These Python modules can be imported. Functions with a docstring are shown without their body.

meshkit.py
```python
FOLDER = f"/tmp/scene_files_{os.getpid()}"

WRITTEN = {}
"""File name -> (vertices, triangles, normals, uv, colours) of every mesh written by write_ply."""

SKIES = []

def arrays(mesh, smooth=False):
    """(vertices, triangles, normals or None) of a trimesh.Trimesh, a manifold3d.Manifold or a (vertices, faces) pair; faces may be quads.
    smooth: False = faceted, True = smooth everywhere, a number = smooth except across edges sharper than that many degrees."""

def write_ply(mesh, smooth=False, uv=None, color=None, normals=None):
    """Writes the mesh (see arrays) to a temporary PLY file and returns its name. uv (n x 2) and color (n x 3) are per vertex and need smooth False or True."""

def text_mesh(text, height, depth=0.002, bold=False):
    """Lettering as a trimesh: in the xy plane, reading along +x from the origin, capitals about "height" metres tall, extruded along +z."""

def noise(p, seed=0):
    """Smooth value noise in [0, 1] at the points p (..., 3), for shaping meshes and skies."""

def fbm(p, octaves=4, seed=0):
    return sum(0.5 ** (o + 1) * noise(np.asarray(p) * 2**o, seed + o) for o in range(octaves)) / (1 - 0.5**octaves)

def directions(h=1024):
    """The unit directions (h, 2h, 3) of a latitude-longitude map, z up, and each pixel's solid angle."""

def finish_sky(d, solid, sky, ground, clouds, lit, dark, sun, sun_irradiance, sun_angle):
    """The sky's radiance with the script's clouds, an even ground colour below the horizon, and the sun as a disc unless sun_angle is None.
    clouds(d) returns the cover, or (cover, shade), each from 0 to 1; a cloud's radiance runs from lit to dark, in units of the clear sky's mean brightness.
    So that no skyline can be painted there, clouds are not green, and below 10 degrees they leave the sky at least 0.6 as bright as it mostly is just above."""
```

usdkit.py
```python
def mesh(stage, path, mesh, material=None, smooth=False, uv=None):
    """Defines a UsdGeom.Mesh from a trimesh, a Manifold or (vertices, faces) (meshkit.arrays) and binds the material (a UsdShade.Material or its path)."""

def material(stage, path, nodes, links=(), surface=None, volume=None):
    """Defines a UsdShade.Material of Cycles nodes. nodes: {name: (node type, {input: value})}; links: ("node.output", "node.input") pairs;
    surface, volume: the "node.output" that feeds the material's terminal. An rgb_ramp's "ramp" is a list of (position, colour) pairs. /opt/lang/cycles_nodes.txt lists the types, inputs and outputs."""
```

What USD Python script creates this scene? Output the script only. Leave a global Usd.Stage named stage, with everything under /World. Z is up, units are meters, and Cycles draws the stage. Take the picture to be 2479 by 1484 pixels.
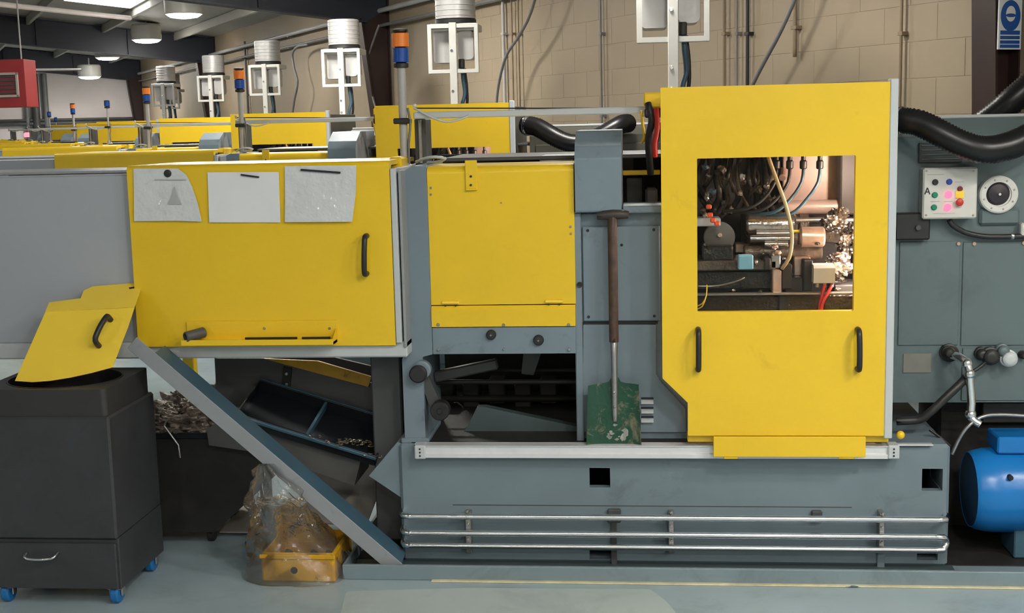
import math, random
import numpy as np, trimesh, shapely, usdkit, meshkit
import manifold3d as m3
from shapely.geometry import Polygon, Point, box as sbox
from pxr import Usd, UsdGeom, UsdShade, UsdLux, Gf, Sdf

stage = Usd.Stage.CreateInMemory()
UsdGeom.SetStageUpAxis(stage, 'Z'); UsdGeom.SetStageMetersPerUnit(stage, 1.0)
UsdGeom.Xform.Define(stage, '/World')
rng = random.Random(7)
# ------------------------------------------------------------------ camera, exposure, light levels
F, PW, PH = 3100.0, 2479, 1484
YAW, PITCH, ROLL, CAM_H = math.radians(5.8), math.atan((742 - 290) / 3100.0), 0.024, 1.75
RH = np.array([math.cos(YAW), math.sin(YAW), 0]); FH = np.array([-math.sin(YAW), math.cos(YAW), 0]); UP = np.array([0, 0, 1.0])
FW = math.cos(PITCH) * FH - math.sin(PITCH) * UP; UW = math.sin(PITCH) * FH + math.cos(PITCH) * UP
CR = math.cos(ROLL) * RH - math.sin(ROLL) * UW; CU = math.sin(ROLL) * RH + math.cos(ROLL) * UW
EYE = np.array([0, 0, CAM_H])
cam = UsdGeom.Camera.Define(stage, '/World/camera')
cam.CreateFocalLengthAttr(36.0 * F / PW); cam.CreateHorizontalApertureAttr(36.0); cam.CreateVerticalApertureAttr(36.0 * PH / PW)
cam.CreateExposureAttr(0.2); cam.CreateClippingRangeAttr(Gf.Vec2f(0.05, 200))
mm = np.eye(4); mm[0, :3], mm[1, :3], mm[2, :3], mm[3, :3] = CR, CU, -FW, EYE
UsdGeom.Xformable(cam).AddTransformOp().Set(Gf.Matrix4d(mm.tolist()))
LAMP_L, LAMP_C = 112.0, (1.0, 0.96, 0.88)          # radiance of the pendant lamps' lenses
ROOF_L = 7.0
dome = UsdLux.DomeLight.Define(stage, '/World/ambient'); dome.CreateIntensityAttr(0.05)

# ------------------------------------------------------------------ helpers
def ray(px, py): return (px - PW / 2) / F * CR - (py - PH / 2) / F * CU + FW
def P(px, py, Y): d = ray(px, py); return EYE + d * (Y / d[1])            # point of the upright plane y = Y
def PZ(px, py, z): d = ray(px, py); return EYE + d * ((z - CAM_H) / d[2])  # point of a level plane
def PPL(px, py, o, n): d = ray(px, py); return EYE + d * (np.dot(o - EYE, n) / np.dot(d, n))
def LD(lat, dep, z=0.0): p = lat * RH + dep * FH; return np.array([p[0], p[1], z])
def xz(pts, Y): return [(p[0], p[2]) for p in (P(x, y, Y) for x, y in pts)]
def rect(x0, y0, x1, y1, Y):
    a, b, c, d = (P(*q, Y) for q in ((x0, y0), (x1, y0), (x1, y1), (x0, y1)))
    return (a[0] + d[0]) / 2, (b[0] + c[0]) / 2, (c[2] + d[2]) / 2, (a[2] + b[2]) / 2   # X0 X1 Z0 Z1

def cat(*ms): return trimesh.util.concatenate([m for m in ms])
def bx(x0, x1, y0, y1, z0, z1, b=0.003):
    b = min(b, .45 * min(abs(x1 - x0), abs(y1 - y0), abs(z1 - z0)))
    pts = []
    for sx, x in ((1, x0), (-1, x1)):
        for sy, y in ((1, y0), (-1, y1)):
            for sz, z in ((1, z0), (-1, z1)):
                pts += [(x, y + sy * b, z + sz * b), (x + sx * b, y, z + sz * b), (x + sx * b, y + sy * b, z)]
    return trimesh.convex.convex_hull(np.array(pts))
def pb(x0, y0, x1, y1, Y, dep, b=0.003):
    X0, X1, Z0, Z1 = rect(x0, y0, x1, y1, Y)
    return bx(X0, X1, Y, Y + dep, Z0, Z1, b)
def _ext(poly, h):
    g = poly if isinstance(poly, Polygon) else Polygon(poly)
    return trimesh.creation.extrude_polygon(g.buffer(0), h, engine='earcut')
def prism(poly, Y0, Y1):                      # outline in x,z pushed along y
    m = _ext(poly, Y1 - Y0); v = m.vertices
    return trimesh.Trimesh(np.c_[v[:, 0], Y0 + v[:, 2], v[:, 1]], m.faces[:, ::-1], process=False)
def prism_x(poly, X0, X1):                    # outline in y,z pushed along x
    m = _ext(poly, X1 - X0); v = m.vertices
    return trimesh.Trimesh(np.c_[X0 + v[:, 2], v[:, 0], v[:, 1]], m.faces, process=False)
def prism_z(poly, z0, z1):
    m = _ext(poly, z1 - z0); m.apply_translation((0, 0, z0)); return m
def rnd(poly, r, q=5):
    g = poly if isinstance(poly, Polygon) else Polygon(poly)
    return g.buffer(-r, quad_segs=q).buffer(2 * r, quad_segs=q).buffer(-r, quad_segs=q)
def frame_of(d):
    d = np.asarray(d, float); d /= np.linalg.norm(d)
    a = np.cross(d, (0, 0, 1.0) if abs(d[2]) < .9 else (1.0, 0, 0)); a /= np.linalg.norm(a)
    return d, a, np.cross(d, a)
def lathe(profile, p0, axis, n=24):           # profile: (radius, distance along the axis)
    d, a, b = frame_of(axis); p0 = np.asarray(p0, float)
    t = np.arange(n) * 2 * np.pi / n
    ring = np.cos(t)[:, None] * a + np.sin(t)[:, None] * b
    v = np.vstack([p0 + h * d + max(r, 1e-5) * ring for r, h in profile])
    f = []
    for k in range(len(profile) - 1):
        for i in range(n):
            j = (i + 1) % n
            f += [(k * n + i, k * n + j, (k + 1) * n + j), (k * n + i, (k + 1) * n + j, (k + 1) * n + i)]
    f += [(0, i + 1, i) for i in range(1, n - 1)]
    o = (len(profile) - 1) * n
    f += [(o, o + i, o + i + 1) for i in range(1, n - 1)]
    m = trimesh.Trimesh(v, np.array(f), process=False)
    if m.volume < 0: m.invert()
    return m
def cyl(p0, p1, r, n=20, c=None):
    p0, p1 = np.asarray(p0, float), np.asarray(p1, float); L = np.linalg.norm(p1 - p0)
    c = min(r * .18, L * .2) if c is None else c
    return lathe([(r - c, 0), (r, c), (r, L - c), (r - c, L)], p0, p1 - p0, n)
def curve(pts, step=.02):                     # Catmull-Rom through the points
    p = np.asarray(pts, float)
    if len(p) == 2: return p
    q = np.vstack([2 * p[0] - p[1], p, 2 * p[-1] - p[-2]]); out = []
    for i in range(1, len(q) - 2):
        n = max(2, int(np.linalg.norm(q[i + 1] - q[i]) / step))
        for t in np.arange(n) / n:
            out.append(.5 * ((2 * q[i]) + (-q[i - 1] + q[i + 1]) * t + (2 * q[i - 1] - 5 * q[i] + 4 * q[i + 1] - q[i + 2]) * t * t + (-q[i - 1] + 3 * q[i] - 3 * q[i + 1] + q[i + 2]) * t ** 3))
    return np.vstack([out, p[-1]])
def tube(pts, r, n=10, step=.02, raw=False, ribs=None):
    p = np.asarray(pts, float) if raw else curve(pts, step)
    T = np.gradient(p, axis=0); T /= np.linalg.norm(T, axis=1, keepdims=True) + 1e-12
    d, a, b = frame_of(T[0]); A = [a]
    for k in range(1, len(p)):
        a = a - T[k] * np.dot(a, T[k]); a /= np.linalg.norm(a); A.append(a)
    A = np.array(A); B = np.cross(T, A)
    rad = np.broadcast_to(r, (len(p),)).astype(float).copy()
    if ribs: rad = rad * np.where(np.arange(len(p)) % 2 == 0, 1.0, 1 - ribs)
    t = np.arange(n) * 2 * np.pi / n
    v = (p[:, None] + rad[:, None, None] * (np.cos(t)[None, :, None] * A[:, None] + np.sin(t)[None, :, None] * B[:, None])).reshape(-1, 3)
    f = []
    for k in range(len(p) - 1):
        for i in range(n):
            j = (i + 1) % n
            f += [(k * n + i, k * n + j, (k + 1) * n + j), (k * n + i, (k + 1) * n + j, (k + 1) * n + i)]
    f += [(0, i + 1, i) for i in range(1, n - 1)]; o = (len(p) - 1) * n
    f += [(o, o + i, o + i + 1) for i in range(1, n - 1)]
    m = trimesh.Trimesh(v, np.array(f), process=False)
    if m.volume < 0: m.invert()
    return m
def man(m):
    m = m.copy(); m.merge_vertices()
    return m3.Manifold(m3.Mesh(np.asarray(m.vertices, np.float32), np.asarray(m.faces, np.uint32)))
def mbox(x0, x1, y0, y1, z0, z1): return m3.Manifold.cube((x1 - x0, y1 - y0, z1 - z0)).translate((x0, y0, z0))
def tm(mf):
    q = mf.to_mesh(); return trimesh.Trimesh(np.array(q.vert_properties[:, :3]), np.array(q.tri_verts), process=False)
def sphere(c, r, sub=2, sc=(1, 1, 1)):
    m = trimesh.creation.icosphere(sub, r); m.apply_scale(sc); m.apply_translation(c); return m
def lump(c, size, seed, sub=3, amp=.5, freq=9.0):
    m = trimesh.creation.icosphere(sub, 1.0); v = m.vertices
    k = 1 + amp * (meshkit.fbm(v * freq / 4 + seed * 3.7, 3, seed) - .5) * 2
    m.vertices = v * k[:, None] * np.asarray(size) + np.asarray(c); return m
def obox(c, ax, ay, az, hx, hy, hz, b=.003):   # box with its own axes
    m = bx(-hx, hx, -hy, hy, -hz, hz, b)
    m.vertices = np.asarray(c) + m.vertices @ np.array([ax, ay, az]); return m
def sheet(pts3, thick, nrm):                   # flat outline in space given real thickness
    p = np.asarray(pts3, float); nrm = np.asarray(nrm, float) / np.linalg.norm(nrm)
    a = p[1] - p[0]; a -= nrm * np.dot(a, nrm); a /= np.linalg.norm(a); b = np.cross(nrm, a)
    q = np.c_[(p - p[0]) @ a, (p - p[0]) @ b]
    m = _ext(q, thick); v = m.vertices
    m.vertices = p[0] + v[:, :1] * a + v[:, 1:2] * b + v[:, 2:] * nrm
    if m.volume < 0: m.invert()
    return m

USED, ORG = {}, {}
def numbered(parent, name):
    k = USED.get((parent, name), 0); USED[(parent, name)] = k + 1
    return name if k == 0 else f'{name}_{k:03d}'
def keys(p, **kw):
    for k, v in kw.items():
        if v: p.SetCustomDataByKey(k, v)
def thing(name, label, category, loc=(0, 0, 0), group=None):
    path = '/World/' + numbered('/World', name)
    x = UsdGeom.Xform.Define(stage, path); x.AddTranslateOp().Set(Gf.Vec3d(*map(float, loc)))
    ORG[path] = np.asarray(loc, float); keys(x.GetPrim(), label=label, category=category, group=group)
    return path
def obj(name, mesh, mat, parent='/World', smooth=35, label=None, category=None, group=None, kind=None):
    path = parent + '/' + numbered(parent, name)
    org = ORG.get(parent, np.zeros(3)); ORG[path] = org
    m = mesh if isinstance(mesh, trimesh.Trimesh) else tm(mesh)
    m = m.copy(); m.vertices = m.vertices - org
    g = usdkit.mesh(stage, path, m, MAT[mat], smooth=smooth)
    keys(g.GetPrim(), label=label, category=category, group=group, kind=kind)
    return path
def struct(name, mesh, mat, parent='/World', smooth=35): return obj(name, mesh, mat, parent, smooth, kind='structure' if parent == '/World' else None)
def dup(root, loc, label, group=None, rotz=None):
    name = root.rsplit('/', 1)[1]; name = name[:-4] if name[-3:].isdigit() else name; src = stage.GetPrimAtPath(root)
    path = '/World/' + numbered('/World', name)
    x = UsdGeom.Xform.Define(stage, path); p = x.GetPrim()
    p.GetReferences().AddInternalReference(root); p.SetInstanceable(True)
    x.GetPrim().GetAttribute('xformOp:translate').Set(Gf.Vec3d(*map(float, loc)))
    keys(p, label=label, category=src.GetCustomDataByKey('category'), group=group or src.GetCustomDataByKey('group'))
    return path

# ------------------------------------------------------------------ materials
MAT = {}
def paint(name, col, rough=.4, var=.12, scale=3.0, metal=0.0, spec=.5, dirt=None, bump=None, coat=0.0):
    c = np.array(col)
    n = {'g': ('geometry', {}), 'n': ('noise_texture', {'scale': scale, 'detail': 4.0, 'roughness': .6}),
         'r': ('rgb_ramp', {'ramp': [(.3, tuple(c * (1 - var))), (.7, tuple(np.minimum(c * (1 + var), .95)))]}),
         'p': ('principled_bsdf', {'roughness': rough, 'metallic': metal, 'specular_ior_level': spec, 'coat_weight': coat})}
    l = [('g.position', 'n.vector'), ('n.fac', 'r.fac')]
    src = 'r.color'
    if dirt:
        dc, lo, hi, ds = dirt
        n['n2'] = ('noise_texture', {'scale': ds, 'detail': 6.0, 'roughness': .7, 'distortion': .6})
        n['r2'] = ('rgb_ramp', {'ramp': [(lo, (0, 0, 0)), (hi, (1, 1, 1))]})
        n['mx'] = ('mix_color', {'b': dc})
        l += [('g.position', 'n2.vector'), ('n2.fac', 'r2.fac'), ('r2.color', 'mx.fac'), ('r.color', 'mx.a')]
        src = 'mx.result'
    l.append((src, 'p.base_color'))
    if bump:
        n['nb'] = ('noise_texture', {'scale': bump[0], 'detail': 3.0}); n['b'] = ('bump', {'strength': bump[1], 'distance': bump[2]})
        l += [('g.position', 'nb.vector'), ('nb.fac', 'b.height'), ('b.normal', 'p.normal')]
    MAT[name] = usdkit.material(stage, '/World/Looks/' + name, n, l, 'p.BSDF')
def emit(name, col, s): MAT[name] = usdkit.material(stage, '/World/Looks/' + name, {'e': ('emission', {'color': col, 'strength': s})}, [], 'e.emission')

paint('yellow', (.82, .54, .020), .32, .04, 2.0, dirt=((.64, .39, .015), .62, .85, 5.0), bump=(160, .05, .001))
paint('yellow_bright', (.95, .66, .06), .35, .04, 4.0)  # brightened: light on the tilted loose guard is put into this yellow
paint('machine_grey', (.175, .228, .268), .42, .07, 3.0, dirt=((.10, .12, .135), .58, .80, 6.0), bump=(120, .06, .001))
paint('bed_grey', (.16, .212, .245), .42, .07, 3.0, dirt=((.09, .115, .135), .60, .82, 4.0), bump=(90, .12, .002))
paint('cabinet_grey', (.105, .145, .152), .40, .06, 2.0, dirt=((.075, .10, .105), .55, .8, 3.0))
paint('feeder_grey', (.37, .395, .435), .38, .04, 1.5)
paint('light_grey', (.50, .53, .55), .4, .04, 5.0)
paint('white_paint', (.60, .595, .56), .38, .04, 5.0)
paint('aluminium', (.74, .75, .77), .28, .05, 12.0, metal=.3)
paint('chrome', (.86, .88, .91), .2, .02, 10.0, metal=1.0)
paint('steel', (.42, .41, .40), .35, .15, 20.0, metal=.9)
paint('dark_steel', (.038, .038, .038), .45, .3, 20.0, metal=.5)
paint('copper', (.68, .48, .38), .30, .2, 18.0, metal=.7)
paint('oil_and_shade_black', (.016, .015, .014), .6, .3, 12.0)  # oily parts, and shade painted on the tray and cavity floors
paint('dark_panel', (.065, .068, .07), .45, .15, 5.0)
paint('rubber', (.018, .018, .02), .45, .1, 20.0)
paint('bin_grey', (.040, .043, .048), .42, .10, 4.0, dirt=((.03, .03, .032), .5, .75, 7.0))
paint('bin_rim', (.032, .032, .033), .5, .1, 4.0)
paint('blue_plastic', (.01, .15, .42), .35, .05, 8.0)
paint('tank_blue', (.008, .17, .50), .28, .06, 5.0)
paint('lens_blue', (.01, .07, .35), .25, .03, 8.0)
paint('lens_orange', (.85, .22, .03), .3, .03, 8.0)
paint('red', (.55, .03, .02), .4, .1, 8.0)
paint('heater_red', (.34, .025, .03), .45, .08, 4.0)
paint('wood', (.065, .036, .022), .5, .35, 25.0)
paint('dark_wood', (.040, .030, .026), .5, .25, 25.0)
paint('shovel_green', (.012, .062, .036), .30, .15, 12.0, dirt=((.16, .15, .10), .54, .62, 10.0), bump=(70, .35, .003))
paint('shovel_worn', (.32, .32, .30), .4, .4, 40.0, metal=.5)
paint('paper', (.74, .75, .77), .6, .02, 5.0)
paint('sleeve', (.66, .68, .70), .07, .05, 10.0, bump=(22, .5, .014), coat=1.0)
paint('hose_black', (.009, .009, .010), .33, .1, 20.0, spec=.35)
paint('print_grey', (.40, .42, .42), .5, .08, 30.0)
paint('black', (.012, .012, .013), .5, .1, 10.0)
paint('cream_hose', (.62, .46, .24), .4, .06, 10.0)
paint('cyan_cloth', (.20, .45, .62), .7, .06, 20.0)
paint('green_button', (.01, .22, .12), .35, .05, 9.0)
paint('blue_button', (.02, .07, .40), .35, .05, 9.0)
paint('darkred_button', (.16, .02, .02), .4, .05, 9.0)
paint('orange_bit', (.75, .10, .03), .4, .1, 9.0)
paint('swarf', (.50, .42, .32), .28, .5, 60.0, metal=.85)
paint('swarf_dark', (.22, .18, .15), .5, .7, 35.0, metal=.3)
paint('crate_yellow', (.60, .32, .012), .45, .15, 8.0, dirt=((.13, .07, .01), .58, .72, 14.0))
paint('tray_black', (.006, .009, .013), .4, .2, 8.0)
paint('trough_grey', (.085, .085, .085), .5, .12, 4.0)
paint('sheet_grey', (.27, .29, .31), .42, .06, 4.0, dirt=((.15, .16, .17), .58, .8, 9.0))
paint('sheet_blue', (.05, .11, .16), .42, .08, 5.0)
paint('card', (.27, .25, .23), .7, .1, 5.0)
paint('floor_paint', (.335, .425, .465), .30, .07, 1.3, dirt=((.22, .27, .28), .5, .78, 2.2), bump=(60, .06, .002))
paint('floor_patch', (.45, .52, .51), .30, .05, 1.8, dirt=((.34, .40, .40), .52, .8, 3.0))
paint('kerb_grey', (.19, .25, .28), .42, .07, 3.0, dirt=((.12, .15, .16), .5, .8, 5.0))
paint('seal', (.60, .54, .36), .6, .3, 6.0)
paint('block_paint', (.315, .25, .172), .6, .05, 1.2, bump=(30, .15, .004))
paint('far_white', (.78, .71, .70), .6, .04, 1.0)
paint('roof_panel', (.42, .41, .37), .6, .07, .8)
paint('beam_dark', (.018, .022, .036), .5, .15, 2.0)
paint('column_red', (.026, .010, .008), .45, .2, 4.0)
paint('conduit', (.40, .40, .40), .45, .08, 3.0)
paint('conduit_brown', (.22, .16, .10), .5, .08, 3.0)
paint('cable_grey', (.17, .17, .175), .45, .08, 6.0)
paint('sign_white', (.66, .68, .70), .45, .02, 6.0)
paint('sign_blue', (.01, .08, .32), .4, .03, 6.0)
paint('tan_wall', (.45, .42, .38), .6, .04, 1.0)
paint('label_plate', (.17, .17, .15), .5, .1, 14.0)
paint('duct_silver', (.52, .515, .51), .38, .06, 8.0, metal=.35)
emit('lamp_lens', LAMP_C, LAMP_L)
emit('rooflight', (1.0, .97, .93), ROOF_L)
emit('red_lit', (1.0, .08, .14), 3.5)
paint('tank_end_shade', (.006, .035, .085), .4, .1, 6.0)  # darker tank blue, shading of the end put into the colour
paint('dial_dark', (.022, .016, .022), .4, .2, 12.0)
emit('red_far', (1.0, .08, .10), 5.0)
emit('work_light', (1.0, .74, .62), 300.0)
paint('wet_black', (.018, .016, .014), .16, .5, 30.0, bump=(55, .9, .006))
paint('wet_steel', (.50, .46, .43), .16, .25, 25.0, metal=.9, bump=(45, .5, .004))
paint('brown_oily', (.075, .058, .042), .25, .5, 22.0, bump=(50, .8, .006))
paint('chute_grey', (.055, .08, .082), .4, .1, 4.0)
paint('shaded_cabinet_grey', (.06, .058, .045), .5, .1, 3.0)  # darkened cabinet colour standing in for shade
paint('pink_plate', (.62, .48, .42), .4, .12, 8.0, metal=.2)
MAT['pane'] = usdkit.material(stage, '/World/Looks/pane', {'f': ('fresnel', {'IOR': 1.22}), 't': ('transparent_bsdf', {'color': (.93, .93, .91)}), 'g': ('glossy_bsdf', {'roughness': .02, 'color': (1, 1, 1)}), 'm': ('mix_closure', {})},
    [('f.fac', 'm.fac'), ('t.BSDF', 'm.closure1'), ('g.BSDF', 'm.closure2')], 'm.closure')
MAT['film'] = usdkit.material(stage, '/World/Looks/film', {'g0': ('geometry', {}), 'n': ('noise_texture', {'scale': 11.0, 'detail': 4.0, 'distortion': 1.2}), 'b': ('bump', {'strength': .8, 'distance': .02}),
    'f': ('fresnel', {'IOR': 1.5}), 't': ('transparent_bsdf', {'color': (.92, .93, .94)}), 'g': ('glossy_bsdf', {'roughness': .03, 'color': (1, 1, 1)}), 'd': ('diffuse_bsdf', {'color': (.55, .55, .54)}),
    'm': ('mix_closure', {}), 'm2': ('mix_closure', {'fac': .08})},
    [('g0.position', 'n.vector'), ('n.fac', 'b.height'), ('b.normal', 'g.normal'), ('f.fac', 'm.fac'), ('t.BSDF', 'm2.closure1'), ('d.BSDF', 'm2.closure2'), ('m2.closure', 'm.closure1'), ('g.BSDF', 'm.closure2')], 'm.closure')
# ------------------------------------------------------------------ the hall: s runs along the beige wall, t out into the room
U2, N2 = np.array([-.4213, .9069]), np.array([-.9069, -.4213])
W0 = LD(2.69, 7.2)
WU, WN = U2[0] * RH + U2[1] * FH, N2[0] * RH + N2[1] * FH
def wl(s, t, z): return W0 + s * WU + t * WN + z * UP
def inwall(m):
    m = m.copy(); v = m.vertices; m.vertices = W0 + v[:, :1] * WU + v[:, 1:2] * WN + v[:, 2:] * UP; return m
def wall_hit(px, py, t=0.0):                    # (s, z) where the ray through a pixel meets the plane t
    p = PPL(px, py, W0 + t * WN, WN); return np.dot(p - W0, WU), p[2]
S0, S1, T1 = -13.0, 28.45, 14.0
def roof_z(t): return 3.45 + .103 * min(t, 8.0)

struct('floor', inwall(bx(S0 - .3, S1 + .3, -.3, T1 + .3, -.2, 0, .001)), 'floor_paint')
struct('wall_right', inwall(bx(S0, S1, -.25, 0, 0, 3.6, .001)), 'block_paint')
struct('wall_far', inwall(bx(S1, S1 + .25, -.25, T1, 0, 4.4, .001)), 'far_white')
struct('wall_near', inwall(bx(S0 - .25, S0, -.25, T1, 0, 4.4, .001)), 'tan_wall')
struct('wall_left', inwall(bx(S0, S1, T1, T1 + .25, 0, 4.4, .001)), 'tan_wall')
# painted concrete blocks of the wall where the joints show (the nearer bays)
for row in range(9):
    z = 1.505 + row * .215
    for c in range(22):
        s = -1.6 + c * .45 + (.225 if row % 2 else 0)
        d = .0020 + .0006 * rng.random()
        m = inwall(bx(s + .002, s + .448, -.02, d, z + .002, min(z + .213, 3.44), .0015))
        obj('concrete_block', m, 'block_paint', '/World/wall_right')
# roof sheeting with purlins, in two slopes as far as the hall goes
sl = [(-.25, roof_z(-.25)), (8, roof_z(8)), (T1 + .25, roof_z(8)), (T1 + .25, roof_z(8) + .1), (8, roof_z(8) + .1), (-.25, roof_z(-.25) + .1)]
def along(poly_tz, s0, s1): return prism_x(poly_tz, s0, s1)   # outline in (t, z) pushed along s
struct('ceiling', inwall(along(sl, S0 - .25, S1 + .25)), 'roof_panel')
for k in range(10):
    t = .7 + k * 1.3; z = roof_z(t)
    obj('purlin', inwall(bx(S0, S1, t, t + .06, z - .14, z - .001, .004)), 'roof_panel', '/World/ceiling')
# portal frames: tapered red-brown columns on the wall and dark rafters over the hall
frames = [-9.8, -.20, 9.75, 19.55, 28.2]
for k, s in enumerate(frames):
    w, th = .17, .014
    e1_, e2_ = (.165, .215) if k == 1 else (.22, .36)
    web = along([(0, 0), (e1_, 0), (e1_, 1.75), (e2_, 3.0), (e2_, 3.45), (0, 3.45)], s + w / 2 - th, s + w / 2 + th)
    inner = along([(e1_ - .01, 0), (e1_ + .005, 0), (e1_ + .005, 1.75), (e2_ + .005, 3.0), (e2_ - .01, 3.02), (e1_ - .01, 1.76)], s, s + w)
    outer = along([(0, 0), (.015, 0), (.015, 3.45), (0, 3.45)], s, s + w)
    base = bx(s - .05, s + w + .05, 0, .3, 0, .02, .003)
    c = thing('steel_column', ['red-brown steel column behind the camera on the beige wall', 'wide dark red-brown steel column carrying the blue sign, at the right edge', 'tapered dark red-brown steel column behind the orange and blue stack light', 'distant slim dark steel column behind the second row of filter posts', 'furthest steel column in the corner by the white end wall'][k], 'column', wl(s, 0, 0))
    obj('column_web', inwall(web), 'column_red', c); obj('inner_flange', inwall(inner), 'column_red', c)
    obj('outer_flange', inwall(outer), 'column_red', c); obj('base_plate', inwall(base), 'column_red', c)
    zb = lambda t: 2.93 + .103 * t
    rw = along([(.30, zb(.3)), (8, zb(8)), (T1, zb(8)), (T1, zb(8) + .5), (8, zb(8) + .5), (.0, zb(0) + .5), (0, zb(0) + .2)], s + w / 2 - .02, s + w / 2 + .02)
    bf = along([(.30, zb(.3)), (8, zb(8)), (T1, zb(8)), (T1, zb(8) + .02), (8, zb(8) + .02), (.3, zb(.3) + .02)], s - .02, s + w + .02)
    tf = along([(.0, zb(0) + .48), (8, zb(8) + .48), (T1, zb(8) + .48), (T1, zb(8) + .5), (8, zb(8) + .5), (0, zb(0) + .5)], s - .02, s + w + .02)
    g = obj(f'trim_{k + 1}', inwall(rw), 'beam_dark', kind='structure')
    obj('bottom_flange', inwall(bf), 'beam_dark', g); obj('top_flange', inwall(tf), 'beam_dark', g)
    for q in (1.6, 3.2, 4.8, 6.4):
        obj('stiffener', inwall(bx(s + .005, s + w - .005, q, q + .015, zb(q) + .022, zb(q) + .475, .002)), 'beam_dark', g)
# rooflight panels
for k, (s, t) in enumerate([(14.35, 2.1), (3.5, 5.2), (-6.5, 5.2), (23.0, 5.2)]):
    z = roof_z(t) - .012
    a = obj(f'window_{k + 1}', inwall(along([(t, roof_z(t) - .02), (t + 1.0, roof_z(t + 1.0) - .02), (t + 1.0, roof_z(t + 1) - .004), (t, roof_z(t) - .004)], s, s + 1.6)), 'rooflight', kind='structure')
    fr = cat(*[along([(x0, roof_z(x0) - .03), (x1, roof_z(x1) - .03), (x1, roof_z(x1) - .001), (x0, roof_z(x0) - .001)], y0, y1) for x0, x1, y0, y1 in ((t - .06, t, s - .06, s + 1.66), (t + 1.0, t + 1.06, s - .06, s + 1.66), (t, t + 1.0, s - .06, s), (t, t + 1.0, s + 1.6, s + 1.66))])
    obj('frame', inwall(fr), 'roof_panel', a)
# painted patch on the floor in front of the machine
pp = [PZ(*q, 0) for q in ((838, 1432), (1130, 1424), (1575, 1427), (1612, 1455), (1650, 1500), (1720, 1580), (800, 1580))]
obj('paint_patch', prism_z(rnd([(p[0], p[1]) for p in pp], .02), .0002, .0012), 'floor_patch', '/World/floor')

# ------------------------------------------------------------------ pendant lamps (the hall's light)
def pendant(loc, label, rad=.26, h=.27, first=[None]):
    if first[0]: return dup(first[0], loc, label)
    x, y, z = loc
    t = thing('pendant_lamp', label, 'lamp', loc, 'round pendant lamps under the roof')
    obj('housing', lathe([(.05, h), (rad * .9, h), (rad, h - .03), (rad, .012), (rad - .012, 0), (rad - .02, .03), (rad - .03, h - .04), (.05, h - .04)], (x, y, z), (0, 0, 1), 32), 'white_paint', t)
    obj('lens', lathe([(rad - .022, .020), (rad - .03, -.012), (rad * .72, -.040), (rad * .35, -.055), (.001, -.058)], (x, y, z), (0, 0, 1), 32), 'lamp_lens', t, label='glowing lens')
    obj('hanger', cyl((x, y, z + h), (x, y, z + h + .16), .018, 10), 'conduit', t)
    first[0] = t; return t
OUT = 'unseen white drum pendant lamp under the roof, outside the view'
vis = [((445, 35), 18.2, 'nearest white drum pendant lamp, largest and highest in the view'), ((355, 97), 23.0, 'second white drum pendant lamp down the row'),
       ((260, 140), 28.4, 'third pendant lamp, in front of the dark roof beam edge'), ((217, 186), 30.0, 'lowest pendant lamp, hanging in front of the white end wall')]
for (px, py), d, lab in vis:
    q = ray(px, py); q = EYE + q * (d / np.dot(q, FH)); pendant(q, lab)
for s in (-9.5, -4.7, .9, 6.5): pendant(wl(s, 1.85, 3.25), OUT)
pendant((1.05, 1.5, 3.45), OUT)
for k in range(1, 4): pendant(np.array([-.35, 6.35, 3.5]) + k * np.array([-1.7, 2.94, .03]), OUT)  # unseen lamps added to light the fronts of the rear machines
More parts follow.
